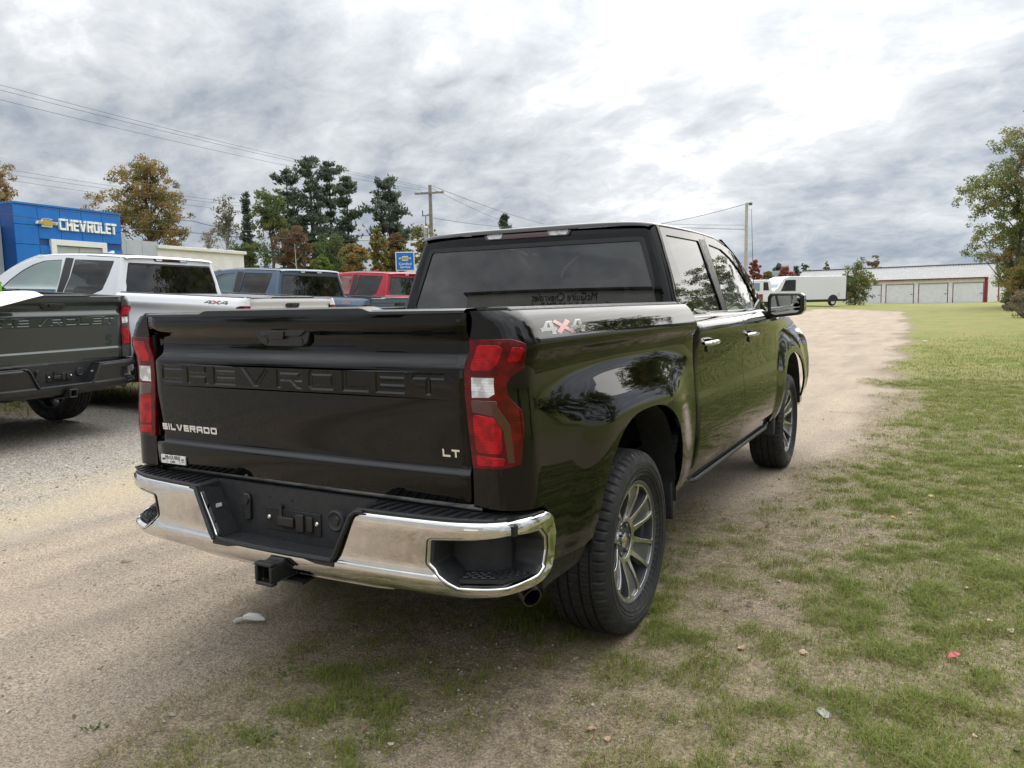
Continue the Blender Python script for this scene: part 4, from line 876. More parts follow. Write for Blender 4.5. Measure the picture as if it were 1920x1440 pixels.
        cut = [(.905, .56), (.905, 1.24), (.93, 1.37), (.930, 1.56), (.94, 1.73), (.965, 1.858)]
        panel('cab_corner', cab_skin, [(uc(.56), .56)]+cut+[(.97, 1.873), (uc(1.873), 1.873), (uc(1.7), 1.7), (uc(1.4), 1.4)], BLACK, root, sp=.026, mirror=mi)
        c2 = [(a+.006, b) for a, b in cut]
        rw = rpoly([(1.035, 1.828), (1.70, 1.832), (1.712, 1.60), (1.775, 1.390), (1.47, 1.396), (1.26, 1.408), (1.125, 1.462), (1.066, 1.65)], [.02, .02, 0, .015, 0, .05, .05, 0])
        rd = panel('rear_door', cab_skin, [(.911, .568)]+c2[1:]+[(.985, 1.866), (1.3, 1.872), (1.65, 1.878), (1.86, 1.876), (1.865, 1.6), (1.88, 1.385), (1.945, 1.25), (1.965, 1.1), (1.945, .8), (1.915, .575), (1.90, .568)], BLACK, root, holes=[rw], sp=.026, mirror=mi)
        panel('window', cab_skin, [(1.02, 1.843), (1.715, 1.846), (1.727, 1.60), (1.79, 1.380), (1.47, 1.384), (1.25, 1.396), (1.105, 1.455), (1.05, 1.65)], SPRIV, rd, sp=.05, mirror=mi, off=-.008, thick=.004)
        fw = rpoly([(1.915, 1.824), (2.212, 1.804), (2.40, 1.752), (2.561, 1.676), (2.75, 1.555), (2.890, 1.445), (2.88, 1.390), (2.43, 1.383), (1.90, 1.384), (1.878, 1.605)], [.015, .1, 0, 0, 0, .02, .02, 0, .015, 0])
        fd = panel('front_door', cab_skin, [(1.909, .568), (1.922, .575), (1.952, .8), (1.972, 1.1), (1.952, 1.25), (1.887, 1.385), (1.872, 1.6), (1.867, 1.876), (2.143, 1.866), (2.40, 1.822), (2.623, 1.752), (2.85, 1.635), (3.03, 1.52), (3.09, 1.36), (3.10, 1.1), (3.06, .88), (3.06, .60), (3.02, .568)], BLACK, root, holes=[fw], sp=.026, mirror=mi)
        panel('window', cab_skin, [(1.90, 1.838), (2.215, 1.819), (2.41, 1.766), (2.575, 1.689), (2.76, 1.568), (2.905, 1.452), (2.89, 1.378), (2.43, 1.376), (1.885, 1.377), (1.862, 1.605)], TINT, fd, sp=.05, mirror=mi, off=-.008, thick=.004)
        panel('pillar_trim', cab_skin, [(1.720, 1.842), (1.858, 1.848), (1.863, 1.60), (1.878, 1.386), (1.785, 1.386), (1.722, 1.60)], TRIM2, rd, sp=.05, mirror=mi, off=.002)
        for nm, par, ya, yb in (('belt_moulding', rd, 1.17, 1.865), ('belt_moulding', fd, 1.90, 2.90)):
            panel(nm, cab_skin, [(ya, 1.3765), (yb, 1.3765), (yb, 1.388), (ya, 1.388)] if ya > 1.5 else [(ya, 1.398), (1.30, 1.384), (1.47, 1.379), (yb, 1.3765), (yb, 1.388), (1.47, 1.391), (1.31, 1.397), (ya+.005, 1.412)], BADGE, par, sp=.05, mirror=mi, off=.004)
        for par, y in ((rd, 1.0), (fd, 2.03)):
            xx = Xcab(y, 1.225)
            B2 = lambda mb, n, m, **k: mb.build(n, m, par, mirror=mi, **k)
            B2(MB().tube([(xx+.004, y-.005, 1.228), (xx+.030, y+.015, 1.230), (xx+.036, y+.06, 1.231), (xx+.036, y+.15, 1.230), (xx+.028, y+.19, 1.228), (xx+.003, y+.205, 1.226)], [.010, .013, .0145, .0145, .013, .010], 10), 'door_handle', BADGE)
            B2(MB().lathe([(0, .0001), (0, .042), (-.012, .046)], 24, c=(xx+.004, y+.09, 1.218)), 'handle_cup', TRIM2)
        panel('rocker_panel', lambda u, z: (Xcab(u, z)-.012, u, z), [(.86, .475), (3.10, .475), (3.10, .556), (.86, .556)], BLACK, root, sp=.05, mirror=mi)
        B(MB().tube([(.93, .90, .475), (.965, 1.0, .47), (.965, 2.9, .47), (.93, 3.1, .475)], .012, 8), 'sill_trim', TRIM, mirror=mi)
        # front fender
        fo = [(3.066, .60), (3.066, .88), (3.106, 1.1), (3.098, 1.30), (3.3, 1.315), (4.2, 1.285), (4.60, 1.235), (4.64, .9), (4.60, .62), (4.42, .52)]
        panel('front_fender', cab_skin, [(3.03, .50), (3.066, .60)]+fo[1:9]+[(4.36, .56)]+arch_pts(ARF, .52, .56)[::-1], BLACK, root, sp=.03, mirror=mi)
        # mirror
        mr = B(MB().prism(rpoly([(0.987, 1.358), (1.032, 1.318), (1.217, 1.338), (1.247, 1.373), (1.244, 1.478), (1.217, 1.498), (1.007, 1.503), (0.987, 1.473)], .02), 2.80, 2.93, 'y'), 'door_mirror', BLACK, mirror=mi, bevel=.02, seg=3)
        MB().prism(rpoly([(0.994, 1.353), (1.037, 1.325), (1.212, 1.344), (1.238, 1.373), (1.236, 1.473), (1.212, 1.491), (1.014, 1.495), (0.994, 1.470)], .02), 2.794, 2.81, 'y').build('mirror_frame', TRIM2, mr, mirror=mi, bevel=.003)
        MB().prism(rpoly([(1.017, 1.351), (1.045, 1.340), (1.204, 1.357), (1.222, 1.383), (1.221, 1.465), (1.200, 1.479), (1.032, 1.481), (1.017, 1.463)], .015), 2.790, 2.80, 'y').build('mirror_glass', mat('mirror_silver', (.78, .82, .82), .01, 1.0), mr, mirror=mi)
        MB().prism([(0.882, 1.273), (1.032, 1.318), (1.052, 1.358), (0.992, 1.373), (0.872, 1.363)], 2.83, 2.92, 'y').build('mirror_arm', TRIM2, mr, mirror=mi, bevel=.012)
        B(MB().prism([(2.72, 1.39), (2.93, 1.385), (2.90, 1.455)], .898, .912, 'x'), 'mirror_base', TRIM2, mirror=mi)
        pts = [(Xcab(y, ZR(y)+.004)-.02, y, ZR(y)+.004) for y in np.linspace(2.28, 3.32, 12)]
        pts = [(a-.012, b, c-.022) for a, b, c in pts]
        B(MB().tube(pts, [.012, .024]+[.032]*10, 10), 'windscreen_pillar', BLACK, mirror=mi)
    # cab back with window and high brake lamp
    xe = lambda z: Xcab(Yback(z)+RC, z)-RC
    zz = [1.30, 1.42, 1.55, 1.7, 1.8, 1.85, 1.878]
    ol = [(-xe(z)-.0, z) for z in zz[::-1]]+[(xe(z), z) for z in zz]
    ol = [(-xe(1.30), 1.30)]+[(xe(z), z) for z in zz]+[(-xe(z), z) for z in zz[::-1][:-1]]
    hole = rpoly([(-.822, 1.424), (.822, 1.424), (.700, 1.806), (-.700, 1.806)], [.02, .02, .035, .035])
    panel('cab_back', back_skin, ol, BLACK, root, holes=[hole], sp=.035)
    rwn = panel('rear_window', back_skin, rpoly([(-.835, 1.414), (.835, 1.414), (.71, 1.818), (-.71, 1.818)], .02), PRIV, root, sp=.07, off=-.006, thick=.004)
    panel('window_seal', back_skin, rpoly([(-.829, 1.418), (.829, 1.418), (.706, 1.813), (-.706, 1.813)], .03), TRIM2, rwn, holes=[rpoly([(-.805, 1.436), (.805, 1.436), (.688, 1.792), (-.688, 1.792)], .03)], sp=.05, off=.001, thick=.004)
    br = panel('high_brake_lamp', back_skin, rpoly([(-.285, 1.845), (.265, 1.845), (.285, 1.892), (-.305, 1.892)], .012), DRED, root, sp=.05, off=.010, thick=.03)
    for a, b in ((-.285, -.165), (.125, .265)): panel('cargo_lamp', back_skin, rpoly([(a+.02, 1.850), (b-.012, 1.850), (b, 1.883), (a, 1.883)], .01), CLEAR, br, sp=.04, off=.013)
    # roof
    ys = [.872, .885, .90, .93, 1.0, 1.15, 1.4, 1.65, 1.9, 2.1, 2.25, 2.36]; g = []
    for k, y in enumerate(ys):
        zr = ZR(max(y, .93))-(.014, .006, .001, 0)[k] if k < 4 else ZR(y); xr = Xcab(max(y, .95), zr)-.002-(.03, .012, .004, 0)[min(k, 3)]; h = .036*(.55, .85, .97, 1)[min(k, 3)]
        g.append([(xr*math.copysign(abs(math.cos(t))**.5, math.cos(t)), y, zr+h*abs(math.sin(t))**.95) for t in np.linspace(PI, 0, 41)])
    B(MB().grid(g), 'roof', BLACK, smooth=60)
    for s in (-1, 1): B(MB().tube([(s*.53, y, ZR(y)+.031) for y in (.95, 1.0, 1.4, 1.8, 2.2, 2.3)], [.004, .009, .010, .010, .009, .004], 8), 'roof_rail_moulding', TRIM2)
    fin = B(MB().prism([(1.9, 1.915), (2.10, 1.915), (1.93, 1.975), (1.90, 1.975)], -.012, .012, 'x'), 'antenna_fin', BLACK, bevel=.006)
    # windscreen, hood, nose
    g = []
    for t in np.linspace(0, 1, 9):
        y = 2.34+.98*t; z = ZR(y)+.03*(1-t); xr = Xcab(min(y, 3.3), min(z, 1.86))-.01; g.append([(xr*q, y+.22*(1-q*q)*1.0*t+.06*(1-q*q), z+.004) for q in np.linspace(-1, 1, 13)])
    B(MB().grid(g), 'windscreen', WIND)
    g = []
    for y in np.linspace(3.25, 4.62, 10):
        xr = Xcab(y, 1.29)-.02; z0 = 1.31-.05*((y-3.25)/1.37)**2
        g.append([(xr*q, y, z0+.035*(1-abs(q)**6)-.0*(q)) for q in np.linspace(-1, 1, 17)])
    B(MB().grid(g), 'hood', BLACK)
    B(MB().box((-.82, 4.58, .62), (.82, 4.68, 1.26)), 'grille', TRIM2, bevel=.03); B(MB().box((-.95, 4.55, .42), (.95, 4.75, .62)), 'front_bumper', CHROME, bevel=.04)
    for s in (-1, 1): B(MB().box((s*.80-.0, 4.56, 1.02), (s*.66, 4.69, 1.20)), 'headlight', CLEAR, bevel=.01)
    # tailgate
    tg = bpy.data.objects.new('tailgate', None); link(tg, root)
    zs = [.805, .82, .86, .888, .896, .901, .906, .912, .918, .926, .934, .945, .98, 1.03, 1.08, 1.12, 1.153, 1.18, 1.21, 1.249, 1.256, 1.262, 1.27, 1.28, 1.29, 1.296, 1.303, 1.31, 1.325, 1.337, 1.345, 1.352, 1.36, 1.375, 1.388, 1.395, 1.401, 1.407, 1.42, 1.434, 1.441]
    xs = sorted(set([-.803, -.795, -.745, .745, .795, .803]+[round(x, 3) for x in np.arange(-.72, .73, .06)])); mb = MB()
    ex = lambda x: .010 if abs(x) > .80 else 0
    mb.v = [(x, tg_skin(x, z)[1]+ex(x), z) for z in zs for x in xs]; nx = len(xs)
    for i in range(len(zs)-1):
        for j in range(nx-1):
            if zs[i] >= 1.1529 and zs[i+1] <= 1.2491 and xs[j] >= -.7451 and xs[j+1] <= .7451: continue
            mb.f.append((i*nx+j, i*nx+j+1, (i+1)*nx+j+1, (i+1)*nx+j))
    k = len(mb.v); mb.v += [(x, -.98, z) for z in zs for x in (-.803, .803)]
    for i in range(len(zs)-1): mb.f += [(k+2*i, i*nx, (i+1)*nx, k+2*i+2), (i*nx+nx-1, k+2*i+1, k+2*i+3, (i+1)*nx+nx-1)]
    mb.build('outer_panel', BLACK, tg, smooth=50)
    MB().box((-.80, -1.02, .80), (.80, -.97, 1.44)).build('inner_panel', BLACK, tg)
    CW = {'*': 1.75, 'V': 2.15, 'L': 1.6, 'E': 1.68, 'T': 1.72, 'I': .3}; ws, tw = word('CHEVROLET', CW, .40, .30, .076); o = -tw/2-.012
    ws = [[(a+o, b+1.166) for a, b in p] for p in ws]
    raised('pressed_lettering', ws, lambda a, b, l: (a, -1.059+.012*(a/.8)**4-l, b), .0042, BLACK, tg, sink=True, slope=.0068, frame=[(-.745, 1.153), (.745, 1.153), (.745, 1.249), (-.745, 1.249)])
    # top cap, raised in the middle
    g = []
    hh = lambda x: .012*(1-sstep(.40, .445, abs(x+.03)))
    for yy, zz_ in ((-1.062, 1.441), (-1.060, 1.450), (-1.045, 1.455), (-.985, 1.456), (-.975, 1.440)):
        g.append([(x, yy, zz_+(hh(x) if zz_ > 1.445 else 0)) for x in sorted(list(np.linspace(-.802, .802, 30))+[-.49, -.475, -.46, -.44, -.42, .36, .38, .40, .42])])
    MB().grid(g).build('top_cap', TRIM2, tg)
    # handle with camera and lock
    hd = MB().prism(rpoly([(-.175, 1.392), (-.135, 1.338), (-.105, 1.325), (.075, 1.325), (.105, 1.338), (.125, 1.392)][::-1], .008), -1.028, -1.052, 'y').build('handle_bezel', TRIM2, tg, bevel=.004)
    MB().prism(rpoly([(-.165, 1.388), (-.12, 1.363), (.075, 1.363), (.115, 1.388)][::-1], .006), -1.04, -1.060, 'y').build('handle', TRIM, tg, bevel=.003)
    MB().prism(rpoly([(-.075, 1.382), (-.07, 1.352), (-.005, 1.352), (.002, 1.382)][::-1], .004), -1.05, -1.066, 'y').build('handle_button', TRIM2, tg, bevel=.003)
    for x in (-.105, .075): MB().lathe([(-1.051, .011), (-1.055, .010), (-1.055, .0001)], 20, 'y', c=(x, 0, 1.345)).build('camera_lens' if x < 0 else 'lock_cylinder', TRIM2, tg)
    SW = {'*': 1.28, 'I': .3, 'L': 1.1, 'V': 1.45, 'S': 1.15, 'E': 1.12}; ws, tw = word('SILVERADO', SW, .24, .28, .0275, slant=.0)
    kx = .35/tw; raised('name_badge', [[(-.765+a*kx, .9605+b) for a, b in p] for p in ws], lambda a, b, l: (a, tg_skin(a, b)[1]-l, b), .0045, BADGE, tg)
    ws, tw = word('LT', {'*': 1.15}, .22, .26, .0265); raised('trim_badge', [[(.691+a*.067/tw, .960+b) for a, b in p] for p in ws], lambda a, b, l: (a, tg_skin(a, b)[1]-l, b), .0045, BADGE, tg)
    st = MB().box((-.760, -1.0645, .819), (-.606, -1.058, .8555)).build('dealer_plate', WHITE_P, tg, bevel=.001)
    M = lambda x, z: Matrix.Translation((x, -1.0652, z)) @ Matrix.Rotation(PI/2, 4, 'X')
    font_mesh('McGUIRE', .0235, 'dealer_name', TRIM2, tg, M(-.685, .8385), .0004); font_mesh('CARS', .0125, 'dealer_name', TRIM2, tg, M(-.685, .824), .0004); font_mesh('GM', .012, 'dealer_mark', TRIM2, tg, M(-.621, .836), .0004)
    MB().prism([(-.742+a*.011, .8375+b*.009) for a, b in BOWTIE], -1.0658, -1.064, 'y').build('bowtie_mark', TRIM2, tg)
    for x in (-.722, -.640): MB().box((x-.0007, -1.0652, .823), (x+.0007, -1.063, .852)).build('plate_line', TRIM2, tg)
    MB().box((-.621-.009, -1.0652, .829), (-.612, -1.063, .831)).build('plate_line', TRIM2, tg)
    # ------------------------------------------------ rear bumper
    bp_ = bpy.data.objects.new('rear_bumper', None); link(bp_, root)
    rt = [(0, .482), (.45, .484), (.78, .508), (.93, .520), (1.108, .545), (1.20, .60), (1.215, .68), (1.19, .74), (1.15, .772), (.985, .766), (.77, .762), (.415, .762), (.392, .748), (.315, .594), (.295, .5845)]
    full = rt+[(-a, b) for a, b in rt[1:]][::-1]
    hole = rpoly([(.690, .618), (.765, .560), (.80, .543), (.964, .546), (1.083, .568), (1.128, .59), (1.147, .64), (1.142, .685), (1.105, .722), (.97, .727), (.817, .712), (.700, .704)], .018)
    holeL = [(-a, b) for a, b in hole][::-1]
    panel('chrome_face', bump_skin, full, CHROME, bp_, holes=[hole, holeL], sp=.022, thick=.02, edge=.007)
    def shrink(h, k, dz=0):
        c = np.mean(h, 0); return [(c[0]+(a-c[0])*k, c[1]+(b-c[1])*k+dz) for a, b in h]
    for s, h in ((1, hole), (-1, holeL)):
        rings = [(1.03, -.004), (1.0, .004), (.93, .006), (.90, .022), (.84, .11)]
        g = [[bump_skin(a, b, e_) for a, b in shrink(h, k_)+[shrink(h, k_)[0]]] for k_, e_ in rings]
        cs = MB().grid(g); inner = shrink(h, .84); P, tr = cdt([inner]); kk = len(cs.v); cs.v += [tuple(bump_skin(a, b, .11)) for a, b in P]; cs.f += [tuple(kk+i for i in t) for t in tr]
        cs.f = [f_[::-1] if i < len(g[0])*0 else f_ for i, f_ in enumerate(cs.f)]
        cs.build('corner_step', TRIM, bp_, smooth=40)
        # step tread with raised bars
        fl = [bump_skin(s*a, .575, e_) for a, e_ in ((.80, .02), (.95, .02), (1.09, .02), (1.09, .105), (.95, .105), (.80, .105))]
        fl = fl if s > 0 else fl[::-1]
        MB().add([(p[0], p[1], .574) for p in fl]+[(p[0], p[1], .56) for p in fl], [(0, 1, 2, 3, 4, 5), (5+6, 4+6, 3+6, 2+6, 1+6, 6)]+[(i, i+6, (i+1) % 6+6, (i+1) % 6) for i in range(6)]).build('step_tread', TRIM, bp_)
        for e_ in (.032, .048, .064, .080):
            for kx_ in range(9):
                a = .81+kx_*.032+(.016 if e_ in (.048, .080) else 0); p = bump_skin(s*a, .575, e_); q = bump_skin(s*(a+.020), .575, e_)
                MB().tube([(p[0], p[1], .577), ((p[0]+q[0])/2, (p[1]+q[1])/2+.003, .5775), (q[0], q[1], .577)], .0035, 5).build('tread_bar', TRIM, bp_)
        # step pad on top, with ribs
        pl = [bump_skin(s*a, .765, .002)[:2] for a in (.400, .55, .7, .8, .9, 1.0, 1.08, 1.15)]+[(s*.985, -.93), (s*.90, -.985), (s*.82, -1.025), (s*.395, -1.035)]
        pad = MB().prism(pl, .745, .778, 'z').build('step_pad', TRIM, bp_, bevel=.008, seg=3)
        for kx_ in range(13):
            a = .445+kx_*.042; x = s*a; yb = bpath(a)[1]
            MB().prism([(x-.0065, yb+.022), (x+.0065, yb+.022), (x+.0065+s*.012, -1.048 if a < .84 else -1.02), (x-.0065+s*.012, -1.048 if a < .84 else -1.02)], .776, .783, 'z').build('pad_rib', TRIM2, bp_)
        # slanted cheek of the centre recess
        MB().add([(s*.312, -1.186, .59), (s*.392, -1.180, .765), (s*.402, -1.170, .772), (s*.41, -1.062, .778), (s*.30, -1.062, .578), (s*.302, -1.186, .578)], [(0, 1, 2, 3, 4, 5) if s < 0 else (5, 4, 3, 2, 1, 0)]).build('recess_cheek', TRIM, bp_)
        MB().tube([(s*.300, -1.192, .582), (s*.316, -1.190, .600), (s*.392, -1.184, .752), (s*.410, -1.176, .768), (s*.44, -1.172, .770)], .008, 8).build('recess_edge', TRIM, bp_)
    MB().tube([(x, -1.192+.012*(x/.3)**2, .580) for x in np.linspace(-.305, .305, 9)], .010, 8).build('recess_edge', TRIM, bp_)
    MB().box((-.415, -1.068, .56), (.415, -1.05, .782)).build('recess_back', TRIM, bp_)
    MB().box((-.31, -1.188, .560), (.31, -1.06, .576)).build('recess_floor', TRIM, bp_)
    MB().box((-.97, -1.055, .72), (.97, -1.0, .752)).build('bumper_filler', DARK, bp_)
    pm = MB().box((-.135, -1.075, .612), (.150, -1.066, .700)).build('plate_mount', DARK, bp_, bevel=.003)
    MB().box((-.065, -1.086, .636), (.02, -1.07, .672)).build('plate_lamp_bracket', TRIM2, bp_, bevel=.003); MB().box((-.055, -1.082, .672), (-.04, -1.07, .715)).build('plate_hook', TRIM2, bp_); MB().box((.03, -1.084, .622), (.07, -1.07, .69)).build('plate_clip', TRIM2, bp_, bevel=.003); MB().box((.085, -1.083, .628), (.115, -1.07, .686)).build('plate_clip', TRIM2, bp_, bevel=.003)
    for x in (-.112, .135): MB().lathe([(-1.075, .0085), (-1.079, .0085), (-1.082, .006), (-1.082, .0001)], 12, 'y', c=(x, 0, .663)).build('plate_bolt', STEEL, bp_)
    for x, z in ((-.12, .735), (-.0, .733)): MB().box((x, -1.0695, z), (x+.008, -1.067, z+.008)).build('bolt_hole', DARK, bp_)
    c7 = MB().prism(rpoly([(-.255, .640), (-.235, .632), (-.215, .640), (-.212, .725), (-.222, .742), (-.248, .742), (-.258, .725)], .008), -1.066, -1.082, 'y').build('trailer_socket', TRIM2, bp_, bevel=.004)
    MB().lathe([(-1.08, .020), (-1.090, .019), (-1.090, .0001)], 20, 'y', c=(-.235, 0, .718)).build('socket_cap', TRIM, bp_)
    rp = MB().lathe([(-1.066, .042), (-1.086, .040), (-1.090, .034), (-1.086, .028), (-1.086, .0001)], 28, 'y', c=(.235, 0, .690)).build('round_plug', TRIM, bp_)
    MB().lathe([(-1.086, .018), (-1.089, .016), (-1.089, .0001)], 20, 'y', c=(.235, 0, .690)).build('plug_ring', TRIM2, bp_)
    MB().box((.352, -1.125, .683), (.358, -1.10, .697)).build('step_lamp', CLEAR, bp_); MB().box((-.358, -1.125, .683), (-.352, -1.10, .697)).build('step_lamp', CLEAR, bp_)
    # hitch receiver, exhaust, underbody
    h = bpy.data.objects.new('hitch_receiver', None); link(h, root)
    mbx = MB(); a, b, c, d = .040, .031, .505, 0
    for y0_, y1_, w_ in ((-1.245, -1.215, .043), (-1.215, -.85, .037)):
        for q in ((-w_, -w_, w_, -.029), (-w_, .029, w_, w_), (-w_, -.029, -.029, .029), (.029, -.029, w_, .029)): mbx.box((q[0]+.02, y0_, q[1]+c), (q[2]+.02, y1_, q[3]+c))
    mbx.build('receiver_tube', HITCH, h, bevel=.004); MB().box((-.02, -1.18, .54), (.065, -1.08, .575)).build('receiver_bracket', HITCH, h, bevel=.012)
    MB().tube([(-.50, -1.02, .50), (.50, -1.02, .50)], .035, 12).build('cross_tube', HITCH, h); MB().prism([(-.10, -1.16), (.13, -1.16), (.10, -1.0), (-.07, -1.0)], .455, .464, 'z').build('chain_plate', HITCH, h)
    ex_ = MB().lathe([(-.05, .031), (-.05, .036), (.26, .036), (.26, .031), (-.05, .031)], 28, 'y'); ex_.v = [tuple(Matrix.Translation((.92, -.90, .485)) @ Matrix.Rotation(1.0, 4, 'Z') @ Matrix.Rotation(.30, 4, 'X') @ Vector(p)) for p in ex_.v]; B(ex_, 'exhaust_tip', EXH)
    B(MB().tube([(.72, -.75, .51), (.62, .2, .53), (.45, .9, .42), (.42, 2.6, .40)], .04, 12), 'exhaust_pipe', EXH)
    B(MB().box((-.84, -1.0, .735), (.84, .80, .775)), 'bed_floor', DARK); B(MB().box((-.84, .77, .74), (.84, .80, 1.43)), 'bed_front_wall', BLACK)
    B(MB().box((-.93, .86, .50), (.93, 3.2, .60)), 'cab_floor', DARK)
    B(MB().box((-.60, 3.1, .42), (.60, 4.6, .95)), 'engine_bay', DARK)
    for s in (-1, 1): B(MB().box((s*.50-.05, -1.02, .46), (s*.50+.05, 4.5, .60)), 'frame_rail', DARK)
    B(MB().tube([(-.75, 0, .405), (.75, 0, .405)], .05, 12), 'rear_axle', DARK); B(MB().lathe([(-.12, .02), (-.09, .12), (0, .16), (.09, .12), (.12, .02)], 20, 'y', c=(.05, 0, .405)), 'differential', DARK)
    B(MB().tube([(-.75, 3.745, .405), (.75, 3.745, .405)], .04, 10), 'front_axle', DARK)
    B(MB().lathe([(.50, .20), (.49, .35), (.53, .38), (.60, .38), (.64, .34), (.63, .2)], 40, 'z', c=(0, -.52, 0), closed=True), 'spare_tyre', RUBBER)
    # seats and dashboard seen through the glass
    for x in (-.42, .42):
        st = bpy.data.objects.new('front_seat', None); link(st, root)
        MB().box((x-.25, 2.0, .75), (x+.25, 2.55, .98)).build('seat_cushion', SEAT, st, bevel=.06, seg=3); M = Matrix.Translation((x, 2.02, .95)) @ Matrix.Rotation(.28, 4, 'X')
        MB().box((-.24, -.12, 0), (.24, .06, .56), M).build('backrest', SEAT, st, bevel=.07, seg=3); MB().box((-.13, -.12, .60), (.13, -.01, .80), M).build('headrest', SEAT, st, bevel=.05, seg=3)
    rs = bpy.data.objects.new('rear_seat', None); link(rs, root)
    MB().box((-.72, 1.05, .75), (.72, 1.55, .98)).build('seat_cushion', SEAT, rs, bevel=.06, seg=3); M = Matrix.Translation((0, 1.08, .93)) @ Matrix.Rotation(.2, 4, 'X')
    MB().box((-.72, -.10, 0), (.72, .06, .52), M).build('backrest', SEAT, rs, bevel=.06, seg=3)
    for x in (-.45, .45): MB().box((x-.13, -.08, .53), (x+.13, .01, .66), M).build('headrest', SEAT, rs, bevel=.045, seg=3)
    B(MB().box((-.80, 2.85, 1.02), (.80, 3.35, 1.30)), 'dashboard', SEAT, bevel=.06, seg=3)
    sw = MB(); sw.tube([(-.42+.19*math.cos(t), 2.78+.07*math.sin(t), 1.17+.18*math.sin(t)) for t in np.linspace(0, 2*PI, 25)], .015, 8, cap=False); sw.box((-.58, 2.77, 1.15), (-.26, 2.79, 1.19)); B(sw, 'steering_wheel', SEAT)
    for x, y in ((.87, 0), (.87, 3.745)): make_wheel(root, x, y, False); make_wheel(root, -x, y, True)
    return root
TRUCK = make_truck()
tag(TRUCK, 'glossy black crew cab pickup with chrome rear bumper filling the middle', 'pickup truck')
def kids(o): return [c for c in bpy.data.objects if c.parent == o]
def copy_tree(o, parent=None, swap=None, skip=()):
    c = o.copy(); COL.objects.link(c); c.parent = parent
    if swap and c.type == 'MESH' and c.data.materials and c.data.materials[0].name in swap:
        c.material_slots[0].link = 'OBJECT'; c.material_slots[0].material = swap[c.data.materials[0].name]
    for ch in list(o.children):
        if not ch.name.split('.')[0] in skip: copy_tree(ch, c, swap, skip)
    return c
def park(g, name, label, swap, skip=()):
    o = copy_tree(TRUCK, None, swap, skip); o.name = 'pickup_truck'; o.location = (g[0], g[1], g[3]); o.rotation_euler = (g[4], 0, g[2]); o.rotation_mode = 'XYZ'
    tag(o, label, 'pickup truck', 'pickups parked beside the gravel'); return o
NOLT = ('dealer_plate', 'trim_badge')
GREY_BP = {'chrome': TRIM2, 'black_paint': paint('dark_green_paint', (.045, .055, .053), .3), 'badge_chrome': TRIM2}
T_GREEN = park((-6.61, 1.088, 1.738, .235, .062), 'pickup_truck', 'dark green pickup with black bumper cut off by the left frame', GREY_BP, NOLT+('decal', 'name_badge'))
T_WHITE = park((-6.09, 3.784, 1.725, .197, .060), 'pickup_truck', 'white pickup parked between the dark green and the blue pickup', {'black_paint': paint('white_paint', (.74, .755, .775))}, NOLT)
T_BLUE = park((-6.92, 7.19, 1.605, .169, .046), 'pickup_truck', 'slate blue pickup parked between the white and the red pickup', {'black_paint': paint('blue_paint', (.075, .115, .165), .4)}, NOLT)
T_RED = park((-6.9, 10.1, 1.50, .18, .05), 'pickup_truck', 'red pickup farthest along the parked row', {'black_paint': paint('red_paint', (.42, .022, .035), .2)}, NOLT)
tag(TRUCK, group='pickups standing on the lot')
# ---------------------------------------------------------------- trees
BARK = mat('bark', (.075, .062, .05), .95, var=.35, vscale=5, bump=.6, bscale=18); BARKP = mat('pale_bark', (.34, .33, .30), .9, var=.35, vscale=4); LEAF = attr_mat('leaf', .6, .45); NEEDLE = attr_mat('needle', .65, .4)
def leaf_quads(C, size, rng, droop=.35, asp=.62):
    n = len(C); a = rng.normal(size=(n, 3)); a[:, 2] -= droop; a /= np.linalg.norm(a, axis=1, keepdims=True); b = np.cross(a, rng.normal(size=(n, 3))); b /= np.linalg.norm(b, axis=1, keepdims=True)
    s = size*rng.uniform(.55, 1.3, (n, 1)); a = a*s; b = b*s*asp; nn = np.cross(a, b); nn = nn/np.linalg.norm(nn, axis=1, keepdims=True)*s*.18
    return np.stack([C-a*.5, C+b*.5+nn, C+a*.5, C-b*.5+nn], 1).reshape(-1, 3)
